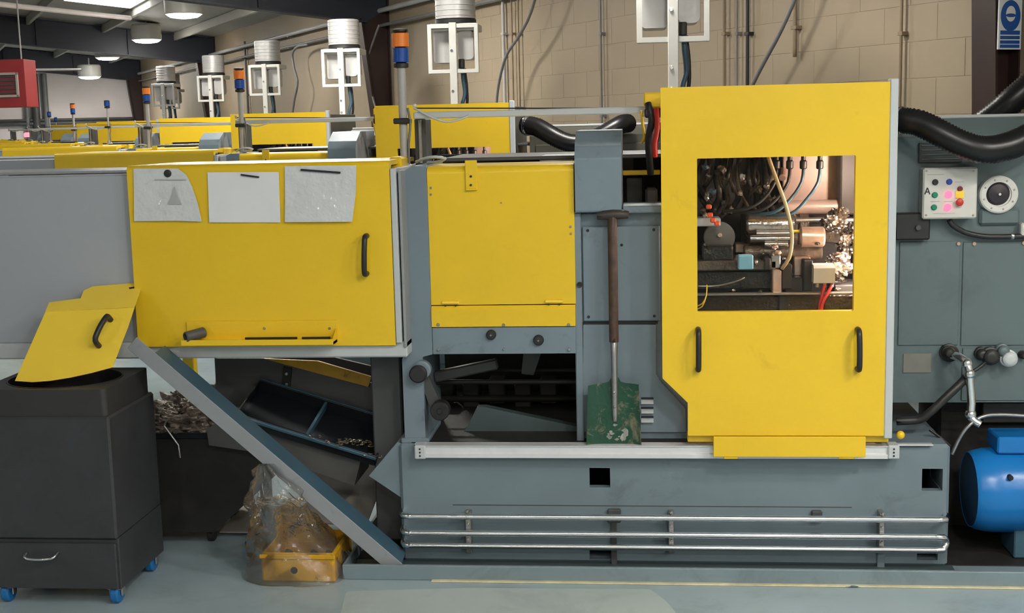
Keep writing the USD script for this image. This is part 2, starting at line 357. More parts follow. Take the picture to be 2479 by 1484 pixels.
for x, y in ((3.6, .4), (-6.5, -1.0), (.9, -1.3), (4.2, -2.2), (-1.6, -3.4), (1.6, -5.2), (-8.5, 6.5), (-11, 12)): pendant((x, y, 3.5), OUT)  # unseen lamps, several added behind the camera to light front faces
# ------------------------------------------------------------------ the front lathe (x along the machine, y into it)
YD, YB = 4.77, 4.86
L = thing('lathe', 'front lathe with tall yellow window guard, chrome rails and grey bed', 'machine', P(1640, 1408, 4.70) * [1, 1, 0], 'yellow-guarded lathes in the row')
X0, X1, ZB0, ZB1 = rect(970, 1076, 2298, 1380, YB); ZB0 = .0113
def hole(a, b, c, d): q = rect(a, b, c, d, YB); return mbox(q[0], q[1], YB - .1, YB + .2, q[2], q[3])
bed = man(bx(X0, X1, YB, 6.0, ZB0, ZB1, .012)) - mbox(X0 + .03, X1 - .03, YB + .035, 5.9, ZB0 + .03, ZB1 - .03)
for h in ((1427, 1133, 1477, 1180), (2232, 1135, 2282, 1188), (1427, 1325, 1480, 1355), (2220, 1330, 2270, 1356)): bed = bed - hole(*h)
obj('bed', bed, 'bed_grey', L, 30)
gx = xz([(972, 1074), (962, 1070), (893, 1152), (972, 1205)], YB + .02)
obj('gusset', prism(gx, YB + .02, YB + .30), 'bed_grey', L)
# low tray that the machine stands in
xa, xb = PZ(826, 1408, 0)[0], 2.5
tr = man(bx(xa, xb, 4.675, 6.2, .0, .059, .003)) - mbox(xa + .012, xb - .012, 4.69, 6.18, .008, .2)
obj('drip_tray', tr, 'kerb_grey', L, 30)
obj('tray_step', bx(xa + .013, X1 + .02, 4.690, YB + .02, .008, .0112, .001), 'chute_grey', L)  # dark strip, shade at the foot of the bed put into its colour
obj('oil_film', bx(xa + .012, xb - .012, YB + .021, 6.18, .0078, .011, .0005), 'oil_and_shade_black', L, label='oily floor of the low tray, darkened to stand in for shade')  # dark plate painting shade onto the tray floor
obj('sealant_strip', bx(xa + .35, xb, 4.655, 4.676, 0, .006, .002), 'seal', L, label='cream sealant line along the floor')
# guide rail in front of the bed
def rail_part(x0, x1, name, m, y=4.80, d=.06): 
    q = rect(x0, 1080, x1, 1110, y); return obj(name, prism_x(rnd([(y + .06, q[2]), (y, q[2]), (y, q[2] + .016), (y + .008, q[2] + .02), (y + .008, q[3] - .006), (y, q[3] - .002), (y + .0, q[3]), (y + .06, q[3])], .001), q[0], q[1]), m, L)
rail_part(1030, 2150, 'guide_rail', 'aluminium')
for a, b in ((1003, 1030), (2150, 2178)):
    q = rect(a, 1079, b, 1112, 4.795); e = obj('rail_end', bx(q[0], q[1], 4.795, 4.86, q[2], q[3], .004), 'light_grey', L)
    for zz in (.25, .5, .75):
        z = q[2] + (q[3] - q[2]) * zz; obj('screw', cyl(((q[0] + q[1]) / 2, 4.792, z), ((q[0] + q[1]) / 2, 4.80, z), .0035, 8), 'dark_steel', e)
q = rect(1003, 1070, 2260, 1078, 4.84); obj('way_strip', bx(q[0], q[1], 4.84, 4.87, ZB1, ZB1 + .006, .002), 'aluminium', L)
# chrome bump rails
YR = 4.80
def rp(x, y, Y=YR): return P(x, y, Y)
za, zb_, zc = rp(1630, 1254)[2], rp(1630, 1295)[2], rp(1630, 1326)[2]
xl, xr = rp(985, 1250)[0], rp(2270, 1250)[0]
for z in (za, zb_, zc):
    end = [(xr + .01, YR, z), (xr + .03, YR + .012, z - .0), (xr + .042, YR + .05, z), (xr + .042, YR + .16, z)]
    if z is zb_: end = [(xr, YR, z), (xr + .028, YR + .006, z - .006), (xr + .038, YR + .012, (zb_ + zc) / 2 + .006)]
    if z is zc: end = [(xr, YR, z), (xr + .028, YR + .006, z + .006), (xr + .038, YR + .012, (zb_ + zc) / 2 + .004)]
    pts = [(xl - .025, YR + .12, z + .002), (xl - .025, YR + .05, z + .002), (xl - .018, YR + .015, z + .002), (xl + .01, YR, z), (xl + .2, YR, z), (xr - .2, YR, z)] + end
    rr = tube(pts, .0125, 14, .012)
    obj('bump_rail', rr, 'chrome', L, True)
for x in (1135, 1625, 2133):
    q = rect(x - 7, 1238, x + 7, 1336, YR + .03); c = obj('rail_clip', bx(q[0], q[1], YR + .012, YB + .001, q[2], q[3], .003), 'steel', L)
    for z in (za + .020, (za + zb_) / 2, (zb_ + zc) / 2):
        obj('bolt', cyl(((q[0] + q[1]) / 2, YR - .002, z), ((q[0] + q[1]) / 2, YR + .02, z), .006, 8), 'steel', c)
for x, y0, y1, w in ((1487, 1234, 1266, 16), (1978, 1238, 1262, 13)):
    q = rect(x - w, y0, x + w, y1, YB - .02); obj('rail_bracket', bx(q[0], q[1], YB - .022, YB + .001, q[2], q[3], .004), 'dark_panel', L)
q = rect(1479, 1262, 1493, 1378, YB - .01); obj('cable_duct', bx(q[0], q[1], YB - .012, YB + .001, q[2], q[3], .002), 'dark_panel', L)
q = rect(2124, 1300, 2142, 1378, YB - .008); obj('cable_duct', bx(q[0], q[1], YB - .010, YB + .001, q[2], q[3], .002), 'bed_grey', L)

q = rect(1096, 1224, 2062, 1226.5, YB - .0008); obj('bed_seam', bx(q[0], q[1], YB - .0008, YB + .002, q[2], q[3], .0004), 'dark_panel', L)
# left upright
YC = 4.885
u = rect(972, 402, 1040, 858, YC); u2 = rect(977, 864, 1027, 1077, YC)
col = rnd([(u2[0], u2[2]), (u2[0], u2[3] - .01), (u[0], u[2]), (u[0], u[3] - .06), (u[0] + .02, u[3] - .018), (u[0] + .055, u[3]), (u[1], u[3]), (u[1], u[2]), (u2[1], u2[3]), (u2[1], u2[2])], .003)
cx = obj('upright', prism(col, YC, YC + .42), 'machine_grey', L)
c = P(1016, 893, YC)
obj('bearing_boss', cyl(c + [.012, -.03, .0], c + [.012, .01, 0], .036, 24), 'machine_grey', L)
c = P(1011, 907, YC - .05)
obj('pivot_knob', cyl(c, c + [0, .06, 0], .035, 24, .006), 'rubber', L, label='black pivot knob')
c = P(1064, 996, YC - .05)
obj('guide_roller', lathe([(.010, -.004), (.012, 0), (.034, 0), (.038, .005), (.038, .05), (.030, .055)], c, (0, 1, 0), 28), 'dark_steel', L)
obj('roller_arm', prism(rnd(xz([(1018, 880), (1034, 900), (1072, 985), (1064, 1000), (1048, 1000), (1018, 920)], YC + .03), .004), YC + .02, YC + .05), 'dark_panel', L)
q = rect(972, 1060, 1040, 1077, YC); obj('upright_foot', bx(q[0], q[1], YC - .01, YC + .3, ZB1 - .002, q[3], .004), 'machine_grey', L)

# middle yellow cover: hinged door with a rolled top edge above a fixed lower strip
q = rect(1033, 400, 1391, 737, YC)
r_ = .03
prof = [(YC, q[2])] + [(YC + r_ - r_ * math.cos(a), q[3] - r_ + r_ * math.sin(a)) for a in np.linspace(0, math.pi / 2, 8)] + [(YC + .34, q[3]), (YC + .34, q[3] - .012), (YC + .04, q[3] - .012), (YC + .014, q[3] - .04), (YC + .014, q[2])]
mc = obj('cover_door', prism_x(prof, u[1] + .001, q[1]), 'yellow', L, 40)
b = rect(1036, 738.5, 1393, 790, YC); b = (u[1] + .001,) + tuple(b[1:]); s1 = rect(1036, 738, 1393, 749, YC)
obj('cover_strip', prism_x([(YC + .02, b[2]), (YC - .006, b[2]), (YC - .006, s1[2]), (YC + .004, b[3] - .002), (YC + .02, b[3] - .002)], b[0], b[1]), 'yellow', L, 30)
q2 = rect(1126, 388, 1155, 461, YC - .008); lt = obj('latch', bx(q2[0], q2[1], YC - .008, YC - .001, q2[2], q2[3], .002), 'yellow', mc)
for y in (427, 448): k = P(1140, y, YC - .008); obj('screw', cyl(k - [0, .004, 0], k + [0, .004, 0], .0045, 10), 'dark_steel', mc)
k = rect(1128, 456, 1154, 461, YC - .012); obj('latch_lip', bx(k[0], k[1], YC - .014, YC - .008, k[2], k[3], .001), 'yellow', mc)
for x0, x1, y in ((1070, 1111, 733), (1320, 1363, 730)):
    k0, k1 = P(x0, y, YC - .006), P(x1, y, YC - .006); h = obj('hinge', cyl(k0, k1 * [1, 1, 0] + [0, 0, k0[2]], .0065, 12), 'yellow_bright', mc)
    for f in (.2, .8): s = k0 * (1 - f) + k1 * f - [0, 0, .012]; obj('hinge_screw', cyl(s - [0, .002, 0], s + [0, .006, 0], .003, 8), 'dark_steel', mc)
for x, y in ((1043, 455), (1043, 471), (1381, 549), (1382, 566), (1213, 491)):
    k = P(x, y, YC); obj('screw', cyl(k - [0, .003, 0], k + [0, .004, 0], .0045 if x != 1213 else .003, 10), 'steel', mc)
q = rect(1046, 792, 1394, 857, YC); lp = obj('apron', bx(u[1] + .001, q[1], YC, YC + .03, q[2], q[3], .002), 'machine_grey', L)
for x, y in ((1061, 786), (1219, 787), (1377, 786), (1062, 846), (1378, 846), (1220, 845)):
    k = P(x, y, YC - .006); obj('bolt', cyl(k - [0, .004, 0], k + [0, .008, 0], .0065 if x != 1220 else .004, 10), 'steel', lp)
for x, y, r in ((1188, 812, .019), (1303, 825, .020)):
    k = P(x, y, YC - .02); kn = obj('knob', lathe([(r * .3, 0), (r * .8, .001), (r, .006), (r, .018), (r * 1.05, .0205)], k, (0, 1, 0), 24), 'rubber', lp, label='black round knob')
    obj('cap_screw', cyl(k - [0, .002, 0], k + [0, .002, 0], .004, 8), 'steel', kn)
# hollow under the apron; its shade is put into dark colours
obj('back_plate', bx(X0 + .04, rect(1660, 800, 1670, 810, 5.8)[0], 5.85, 5.87, ZB1, 1.60, .002), 'oil_and_shade_black', L)
obj('top_deck', bx(u[1] + .01, X0 + 1.98, 5.24, 5.87, 1.585, 1.60, .003), 'dark_panel', L)  # added unseen plate that keeps lamp light out of the hollow
obj('inner_floor', bx(X0 + .05, X1 - .24, 4.875, 5.84, ZB1 - .002, ZB1 + .005, .001), 'oil_and_shade_black', L)  # dark plate laid on the bed top as painted interior shade
a, b = P(1052, 912, 5.15), P(1205, 880, 5.15); d = b - a; d /= np.linalg.norm(d)
obj('link_arm', obox((a + b) / 2, d, (0, 1, 0), np.cross(d, (0, 1, 0)), np.linalg.norm(b - a) / 2, .02, .022, .006), 'dark_panel', L)
q = rect(1262, 850, 1312, 905, 5.25); obj('lever_block', prism(rnd(xz([(1268, 848), (1312, 848), (1292, 908), (1262, 905)], 5.25), .004), 5.25, 5.3), 'dark_panel', L)
for y, Y, r in ((925, 5.2, .011), (898, 5.35, .008), (965, 5.5, .016)):
    k0, k1 = P(1046, y, Y), P(1396, y, Y); obj('feed_shaft', cyl(k0, [k1[0], Y, k0[2]], r, 14), 'oil_and_shade_black', L)  # shafts blackened to stand in for shade in the hollow
obj('chute', prism(rnd(xz([(1100, 1077), (1128, 1040), (1150, 994), (1170, 994), (1398, 1042), (1398, 1077)], 4.99), .006), 5.05, 5.10), 'chute_grey', L)
for n in range(5):
    k0 = P(1080 + 62 * n, 940 + 12 * (n % 2), 5.55); obj('tool_block', bx(k0[0] - .035, k0[0] + .04, 5.5, 5.6, k0[2] - .06, k0[2] + .05, .006), 'oil_and_shade_black', L)

# right column with sloping hood, cover panels, ledge and louvres
q = rect(1391, 318, 1504, 515, 4.865); zs = P(1445, 383, 4.865)[2]; zt = P(1445, 316, 5.02)[2]
hood = rnd([(4.865, q[2]), (4.865, zs), (4.90, zs + .045), (5.02, zt), (5.45, zt), (5.45, q[2])], .012)
obj('hood', prism_x(hood, q[0], q[1]), 'machine_grey', L, 25)
q = rect(1394, 515, 1604, 1077, 4.935); obj('column_frame', bx(q[0], q[1] + .10, 4.935, 5.4, q[2], q[3], .004), 'machine_grey', L)
q = rect(1392, 515, 1410, 1077, 4.90); obj('column_edge', bx(q[0], q[1], 4.90, 4.94, q[2], q[3], .004), 'machine_grey', L)
q = rect(1411, 779, 1592, 785, 4.93); obj('gap_strip', bx(q[0], q[1], 4.928, 4.936, q[2], q[3], .001), 'black', L)
q = rect(1411, 547, 1598, 777, 4.92); pu = obj('cover_panel', bx(q[0], q[1], 4.92, 4.936, q[2], q[3], .003), 'machine_grey', L)
for x, y in ((1423, 558), (1583, 556), (1425, 767), (1584, 765), (1505, 593)): k = P(x, y, 4.92); obj('screw', cyl(k - [0, .004, 0], k + [0, .004, 0], .0055, 10), 'dark_steel', pu)
lo = rnd(xz([(1412, 786), (1588, 786), (1588, 905), (1600, 925), (1660, 990), (1660, 1046), (1412, 1046)], 4.92), .003)
pl = obj('cover_panel', prism(lo, 4.92, 4.936), 'machine_grey', L)
for y in (968, 991, 1013):
    q = rect(1552, y, 1582, y + 11, 4.915); obj('louvre', prism_x([(4.921, q[2]), (4.904, q[2] + .004), (4.909, q[2] + .012), (4.921, q[3])], q[0], q[1]), 'light_grey', pl)
    q = rect(1552, y - 6, 1582, y - 1, 4.919); obj('louvre_slot', bx(q[0], q[1], 4.919, 4.921, q[2], q[3], .0005), 'black', pl)
k = P(1403, 690, 4.89); obj('plug', lathe([(.004, 0), (.005, .003), (.010, .002), (.011, .006), (.011, .014)], k, (0, 1, 0), 18), 'rubber', L)
q = rect(1507, 498, 1600, 516, 4.88); obj('ledge', bx(q[0], q[1] + .06, 4.88, 5.1, q[2], q[3], .004), 'machine_grey', L)
q = rect(1507, 412, 1598, 424, 5.3); obj('tie_bar', bx(q[0], q[1], 5.3, 5.33, q[2], q[3], .003), 'yellow', L)
q = rect(1512, 425, 1560, 495, 5.35); obj('valve_block', bx(q[0], q[1], 5.35, 5.5, q[2], q[3], .01), 'dark_steel', L)
q = rect(1562, 455, 1592, 495, 5.30); obj('valve_block', bx(q[0], q[1], 5.30, 5.4, q[2], q[3], .01), 'trough_grey', L)
obj('air_line', tube([P(1588, 262, 5.0), P(1591, 310, 5.0), P(1585, 345, 5.02), P(1586, 378, 5.05)], .011, 10), 'red', L, True, label='red air line')
obj('air_line', tube([P(1553, 268, 5.05), P(1556, 300, 5.06), P(1560, 330, 5.08), P(1554, 345, 5.1)], .006, 8), 'yellow', L, True, label='thin yellow air line')
obj('air_line', tube([P(1568, 250, 5.02), P(1578, 290, 5.0), P(1572, 320, 5.03), P(1570, 350, 5.1), P(1575, 420, 5.2)], .014, 10), 'rubber', L, True, label='black air line')
q = rect(1558, 224, 1606, 262, 5.02); tb = obj('junction_box', bx(q[0], q[1] + .02, 5.02, 5.1, q[2], q[3], .006), 'yellow', L)
q = rect(1560, 262, 1604, 285, 5.0); obj('connector', bx(q[0], q[1], 5.0, 5.06, q[2], q[3], .006), 'rubber', L)
q = rect(1306, 377, 1391, 402, 5.25); obj('gearbox_lid', bx(q[0], q[1], 5.25, 5.5, q[2] - .05, q[3], .008), 'light_grey', L)
# overhead cable trunking with its loose lead
k0, k1 = P(1000, 267, 5.1), P(1596, 267, 5.1); h = .011
obj('cable_trunking', bx(k0[0], P(1590, 275, 5.1)[0], 5.10, 5.13, P(1300, 281, 5.1)[2], P(1300, 264, 5.1)[2], .004), 'light_grey', L)
obj('trunking_cable', tube([P(1002, 262, 5.112), P(1200, 262, 5.112), P(1400, 262, 5.112), P(1590, 260, 5.112)], .003, 6), 'black', L, True)
obj('trunking_knob', sphere(P(1004, 256, 5.1), .008), 'white_paint', L)
obj('lead', tube([P(1002, 262, 5.095), P(1030, 276, 5.09), P(1050, 286, 5.085), P(1080, 295, 5.085), P(1110, 290, 5.09), P(1135, 280, 5.098)], .0045, 8), 'light_grey', L, True)
q = rect(1004, 285, 1031, 400, 5.2); obj('drive_cover', bx(q[0], q[1], 5.2, 5.35, q[2] - .03, q[3], .008), 'dark_panel', L)
q = rect(1014, 290, 1022, 396, 5.19); obj('drive_bar', bx(q[0], q[1], 5.185, 5.2, q[2], q[3], .003), 'steel', L)
obj('looped_lead', tube([P(1008, 392, 5.05), P(1030, 383, 5.0), P(1055, 380, 4.98), P(1078, 384, 4.99), P(1060, 392, 5.02), P(1035, 394, 5.05)], .006, 8), 'light_grey', L, True)

# tall sliding guard with window
out = Polygon(xz([(1602, 212), (2148, 198), (2152, 1055), (1665, 1055), (1665, 975), (1606, 916)], YD))
xs = [p[0] for p in out.exterior.coords]; z = [p[1] for p in out.exterior.coords]
gx0, gx1, gz0, gz1 = rect(1602, 205, 2150, 1055, YD); wx0, wx1, wz0, wz1 = rect(1688, 380, 2069, 754, YD)
cx_, cz_ = P(1665, 975, YD)[0], P(1665, 975, YD)[2]; ez = P(1605, 916, YD)[2]
go = Polygon([(gx0, gz1), (gx1, gz1), (gx1, gz0), (cx_, gz0), (cx_, cz_), (gx0, ez)])
win = sbox(wx0, wz0, wx1, wz1)
G = obj('guard', prism(rnd(go, .003).difference(rnd(win, .004)), YD, YD + .03), 'yellow', L, 30, label='tall yellow sheet guard')
obj('window_pane', bx(wx0 - .01, wx1 + .01, YD + .031, YD + .036, wz0 - .01, wz1 + .01, .001), 'pane', G)
for x in (1690, 2076):
    a, b = P(x, 797, YD), P(x, 892, YD)
    pts = [a + [0, .002, 0], a - [0, .026, 0], a - [0, .042, .012], (a + b) / 2 - [0, .048, 0], b + [0, -.042, .012], b - [0, .026, 0], b + [0, .002, 0]]
    obj('handle', tube(pts, .0105, 12, .008), 'rubber', G, True, label='black bow handle')
q = rect(1727, 1058, 2096, 1107, YD - .018); sk = obj('skirt', bx(q[0], q[1], YD - .018, YD - .006, q[2], q[3], .002), 'yellow', G)
q2 = rect(1750, 1104, 1785, 1112, YD - .016)
for x0, x1 in ((1752, 1786), (2030, 2068)): k = rect(x0, 1104, x1, 1111, YD - .012); obj('skirt_foot', bx(k[0], k[1], YD - .014, YD + .0, k[2], k[3], .002), 'yellow', G)
q = rect(1664, 1053, 2150, 1069, YD + .04); obj('lower_return', bx(q[0], q[1], YD + .031, YD + .07, q[2], q[3] + .01, .003), 'yellow', G)
q = rect(2148, 190, 2168, 1062, YD - .004); obj('edge_trim', bx(q[0], q[1], YD - .004, YD + .05, q[2], q[3], .003), 'light_grey', G, label='pale grey edge trim')
k = P(2180, 1053, 4.85); obj('guard_stop', sphere(k, .016), 'yellow', L)
obj('enclosure', cat(bx(gx1 - .02, gx1, YD + .06, 5.9, gz0, gz1 - .02, .003), bx(gx0 + .02, gx1 - .021, YD + .06, 5.9, gz1 - .04, gz1 - .02, .003), bx(gx0 + .05, gx1 - .021, 5.70, 5.72, gz0, gz1 - .041, .003)), 'dark_panel', L)
# ------------------------------------------------------------------ what shows through the guard window
def I(x, y, Y=5.15): return P(x, y, Y)
wl_ = obj('work_lamp', cyl(I(2112, 400, 5.0), I(2112, 450, 5.0), .018, 16), 'work_light', L, label='warm glowing work lamp')
wl2 = obj('work_lamp', cyl(I(2092, 590, 5.02), I(2092, 660, 5.02), .012, 16), 'work_light', L, label='warm glowing work lamp')
q = rect(1895, 370, 2075, 520, 5.45); obj('splash_plate', bx(q[0], q[1], 5.45, 5.47, q[2], q[3], .004), 'pink_plate', L)
q = rect(1895, 480, 2060, 500, 5.40); obj('slide_bar', cyl((q[0], 5.36, q[2]), (q[1], 5.36, q[2]), .030, 24), 'pink_plate', L)
q = rect(1920, 520, 2060, 530, 5.40); obj('slide_bar', cyl((q[0], 5.33, q[2]), (q[1], 5.33, q[2]), .013, 16), 'steel', L)
q = rect(1960, 545, 2030, 560, 5.3); obj('slide_bar', cyl((q[0], 5.28, q[2]), (q[1], 5.28, q[2]), .012, 16), 'steel', L)
q = rect(2035, 370, 2075, 520, 5.3); obj('side_post', bx(q[0], q[1], 5.3, 5.4, q[2], q[3], .006), 'trough_grey', L)
obj('spindle_drum', lathe([(.10, 0), (.115, .01), (.115, .19), (.10, .20), (.10, .215), (.112, .225), (.112, .26)], I(1798, 562, 5.42), (1, 0, 0), 30), 'brown_oily', L)
for n, (x0, x1, y, Y, r, m) in enumerate([(1805, 1925, 545, 5.22, .048, 'wet_steel'), (1830, 1912, 566, 5.18, .012, 'steel'), (1815, 1915, 578, 5.15, .014, 'wet_steel'), (1850, 1908, 592, 5.15, .014, 'wet_steel'), (1935, 1996, 574, 5.10, .040, 'copper'), (1996, 2030, 570, 5.14, .030, 'wet_black'), (1800, 1990, 612, 5.18, .030, 'brown_oily'), (1920, 1945, 560, 5.1, .006, 'yellow_bright')]):
    a, b = I(x0, y, Y), I(x1, y, Y); obj('spindle', cyl(a, [b[0], Y, a[2]], r, 24), m, L)
for n, x in enumerate((1880, 1912, 1945, 1985)):
    a = I(x, 372, 5.12); k = obj('valve', lathe([(.010, 0), (.014, .004), (.014, .03), (.009, .036), (.009, .055), (.012, .06)], a - [0, 0, .06], (0, 0, 1), 16), 'rubber', L)
    b = I(x, 405, 5.12)
    obj('coolant_pipe', tube([b, I(x - 4, 440, 5.10), I(x - 30, 480, 5.08), I(x - 70, 505 + 4 * n, 5.08), I(x - 130, 512 + 3 * n, 5.12)], .0065, 8), ['rubber', 'rubber', 'sheet_blue', 'sheet_blue'][n], L, True)
obj('cream_hose', tube([I(1860, 380, 4.98), I(1878, 430, 4.98), I(1900, 490, 4.97), I(1914, 545, 4.96), I(1917, 585, 4.96), I(1910, 625, 4.97), I(1893, 650, 5.0)], .0075, 12), 'cream_hose', L, True, label='cream coolant hose')
for n in range(16):                              # dark hoses and tool holders in the upper left
    x, y = 1700 + 11 * n + rng.uniform(-6, 6), 385 + rng.uniform(-3, 14)
    obj('hydraulic_hose', tube([I(x, y - 10, 5.3), I(x + rng.uniform(-15, 15), y + 40, 5.22), I(x + rng.uniform(-25, 25), y + 85, 5.2 + .1 * rng.random()), I(x + rng.uniform(-30, 30), y + 130, 5.3)], rng.uniform(.007, .013), 8), rng.choice(['wet_black', 'wet_black', 'brown_oily', 'oil_and_shade_black', 'brown_oily']), L, True)
for n in range(14):
    x, y = rng.uniform(1700, 1900), rng.uniform(400, 520)
    a = I(x, y, 5.45); obj('pipe_fitting', cyl(a, a + [rng.uniform(-.02, .02), -.07, rng.uniform(-.03, .03)], rng.uniform(.010, .018), 10), rng.choice(['wet_steel', 'brown_oily', 'copper', 'wet_black']), L)
for x, y, w in ((1715, 500, 9), (1718, 520, 12), (1735, 540, 14), (1725, 533, 10)):
    a = I(x, y, 5.1); obj('orange_cap', bx(a[0] - .01, a[0] + .012, 5.08, 5.1, a[2] - .009, a[2] + .009, .004), 'orange_bit', L)
q = rect(1690, 528, 1745, 548, 5.15); obj('bracket', bx(q[0] - .05, q[1], 5.15, 5.25, q[2], q[3], .004), 'light_grey', L)
k = I(1742, 575, 5.15); obj('cam_disc', lathe([(.006, 0), (.012, .002), (.055, .006), (.062, .01), (.062, .05)], k, (0, 1, 0), 32), 'trough_grey', L); obj('cam_screw', cyl(k - [0, .01, -.01], k + [0, .01, .01], .009, 12), 'copper', L)
q = rect(1700, 595, 1775, 632, 5.1); obj('tool_block', bx(q[0], q[1], 5.1, 5.3, q[2], q[3], .006), 'wet_black', L)
q = rect(1685, 632, 1880, 655, 5.06); obj('cross_slide', bx(q[0] - .05, q[1], 5.06, 5.3, q[2], q[3], .004), 'brown_oily', L)
q = rect(1690, 657, 1895, 700, 5.1); obj('slide_base', bx(q[0] - .05, q[1], 5.1, 5.4, q[2], q[3], .004), 'wet_black', L)
q = rect(1787, 618, 1824, 653, 5.0); obj('cleaning_pad', bx(q[0], q[1], 5.0, 5.05, q[2], q[3], .004), 'cyan_cloth', L, label='light blue pad')
obj('drip_pipe', tube([I(1690, 693, 5.0), I(1735, 692, 5.0), I(1780, 682, 4.98), I(1803, 672, 4.97)], .004, 8), 'steel', L, True)
for dx in (0, 7): obj('yellow_lead', tube([I(1684, 742 + dx, 4.95), I(1700, 735 + dx, 4.93), I(1710, 715, 4.95), I(1711, 690, 4.98)], .0025, 8), 'yellow', L, True)
q = rect(1690, 709, 2072, 715, 5.0); obj('lower_rail', bx(q[0] - .04, q[1] + .03, 5.0, 5.03, q[2], q[3], .002), 'steel', L)
q = rect(1680, 716, 2085, 790, 5.05); obj('sump_wall', bx(q[0] - .03, q[1] + .02, 5.05, 5.4, q[2], q[3], .004), 'wet_black', L)
for x0, x1, y0, y1, Y, m in ((1922, 1962, 622, 668, 5.12, 'copper'), (1870, 1892, 655, 712, 5.02, 'copper'), (1893, 1918, 640, 700, 5.04, 'oil_and_shade_black'), (1945, 1968, 630, 705, 5.05, 'oil_and_shade_black'), (1900, 1945, 672, 708, 5.06, 'dark_steel'), (1866, 1890, 618, 650, 5.06, 'steel'), (1850, 1866, 625, 655, 5.05, 'oil_and_shade_black'), (1830, 1870, 600, 625, 5.25, 'copper'), (1780, 1815, 590, 612, 5.3, 'copper'), (1885, 1905, 712, 755, 5.03, 'oil_and_shade_black')):
    q = rect(x0, y0, x1, y1, Y); obj('tool_holder', bx(q[0], q[1], Y, Y + .09, q[2], q[3], .004), m, L)
q = rect(1970, 642, 2022, 686, 4.99); nb = obj('manifold_block', prism_x(rnd([(4.99, q[2]), (4.99, q[3] - .012), (5.0, q[3]), (5.07, q[3]), (5.07, q[2])], .003), q[0], q[1]), 'white_paint', L, label='white coolant manifold block')
for x in (1978, 1996, 2014):
    a = I(x, 688, 5.005); obj('nozzle', cyl(a + [0, 0, .008], a - [0, 0, .012], .008, 12), 'steel', nb)
obj('red_hose', tube([I(1996, 690, 5.0), I(1990, 715, 4.99), I(1984, 740, 4.985), I(1984, 775, 4.985)], .0065, 10), 'red', L, True)
obj('red_hose', tube([I(2014, 690, 5.0), I(2003, 712, 4.98), I(1990, 735, 4.97), I(1986, 772, 4.97)], .0065, 10), 'red', L, True)
for n in range(26):                              # turnings caught at the right of the drum
    x, y = 2040 + rng.gauss(0, 20), 575 + rng.gauss(0, 45)
    if x > 2082: continue
    obj('turnings', lump(I(x, y, 5.12 + .08 * rng.random()), (.018 + .016 * rng.random(), .016, .016 + .014 * rng.random()), n, 2, .9, 12), rng.choice(['swarf', 'wet_black', 'wet_steel', 'wet_black', 'brown_oily']), L, False)
q = rect(2020, 690, 2085, 712, 5.1); obj('chip_deflector', bx(q[0], q[1], 5.1, 5.3, q[2], q[3], .004), 'dark_panel', L)

for n in range(40):                              # oil-wet chips and fittings all over the cutting area
    x, y = rng.uniform(1700, 2060), rng.uniform(590, 706)
    if 1780 < x < 1830 and y < 660 or 1960 < x < 2026 and 635 < y < 700: continue
    obj('wet_chip', lump(I(x, y, 5.055 + .06 * rng.random()), (.006 + .007 * rng.random(), .006, .005 + .006 * rng.random()), n + 50, 1, .9, 12), rng.choice(['wet_steel', 'wet_black', 'brown_oily', 'copper', 'wet_black']), L, False)
for n in range(24):
    x, y = rng.uniform(1700, 1890), rng.uniform(400, 525)
    obj('wet_fitting', lump(I(x, y, 5.17 + .06 * rng.random()), (.008 + .008 * rng.random(), .008, .008 + .010 * rng.random()), n + 90, 1, .8, 12), rng.choice(['wet_steel', 'wet_black', 'brown_oily', 'brown_oily', 'wet_black', 'sheet_blue']), L, False)
# ------------------------------------------------------------------ bar feeder to the left of the lathe
YF = 4.80
B = thing('bar_feeder', 'front bar feeder: grey box with yellow door carrying paper sheets and a tray', 'bar feeder', P(630, 1400, 5.0) * [1, 1, 0], 'bar feeders beside the yellow lathes')
dx0, dx1, dz0, dz1 = rect(320, 395, 950, 838, 4.765)
bz1 = P(160, 425, YF)[2]; bz0 = P(160, 832, YF)[2]; FX0 = -4.7
obj('body', bx(FX0, dx1 + .02, YF, 5.32, bz0, bz1, .006), 'feeder_grey', B)
q = rect(10, 830, 300, 866, 4.785); rl = obj('bottom_rail', bx(FX0, dx1 + .04, 4.785, 5.33, P(650, 867, 4.785)[2], bz0 + .004, .006), 'light_grey', B)
obj('lid_gap', bx(FX0 + 2.2, dx0 - .01, 4.90, 4.915, bz1 - .004, bz1 + .002, .0005), 'black', B)
obj('lid', bx(FX0, dx0 + .2, 4.925, 5.31, bz1, bz1 + .012, .004), 'feeder_grey', B)
r_ = .022
prof = [(4.765, dz0)] + [(4.765 + r_ - r_ * math.cos(a), dz1 - r_ + r_ * math.sin(a)) for a in np.linspace(0, math.pi / 2, 6)] + [(5.30, dz1 - .004), (5.30, dz1 - .02), (4.81, dz1 - .018), (4.785, dz1 - .04), (4.785, dz0)]
door = obj('door', prism_x(prof, dx0, dx1), 'yellow', B, 40, label='yellow hinged door')
a, b = P(888, 571, 4.765), P(888, 662, 4.765)
pts = [a + [0, .002, 0], a - [0, .026, 0], a - [0, .042, .012], (a + b) / 2 - [0, .048, 0], b + [0, -.042, .012], b - [0, .026, 0], b + [0, .002, 0]]
obj('handle', tube(pts, .0105, 12, .008), 'rubber', door, True, label='black bow handle')
obj('end_frame', bx(dx1 + .002, dx1 + .024, 4.762, 5.33, bz0, dz1 - .03, .003), 'light_grey', B)
obj('end_seal', bx(dx1 + .024, dx1 + .03, 4.79, 5.3, bz0, dz1 - .05, .002), 'rubber', B)
obj('end_post', bx(dx1 + .03, dx1 + .04, 4.775, 5.32, bz0 - .02, dz1 - .04, .002), 'sheet_grey', B)
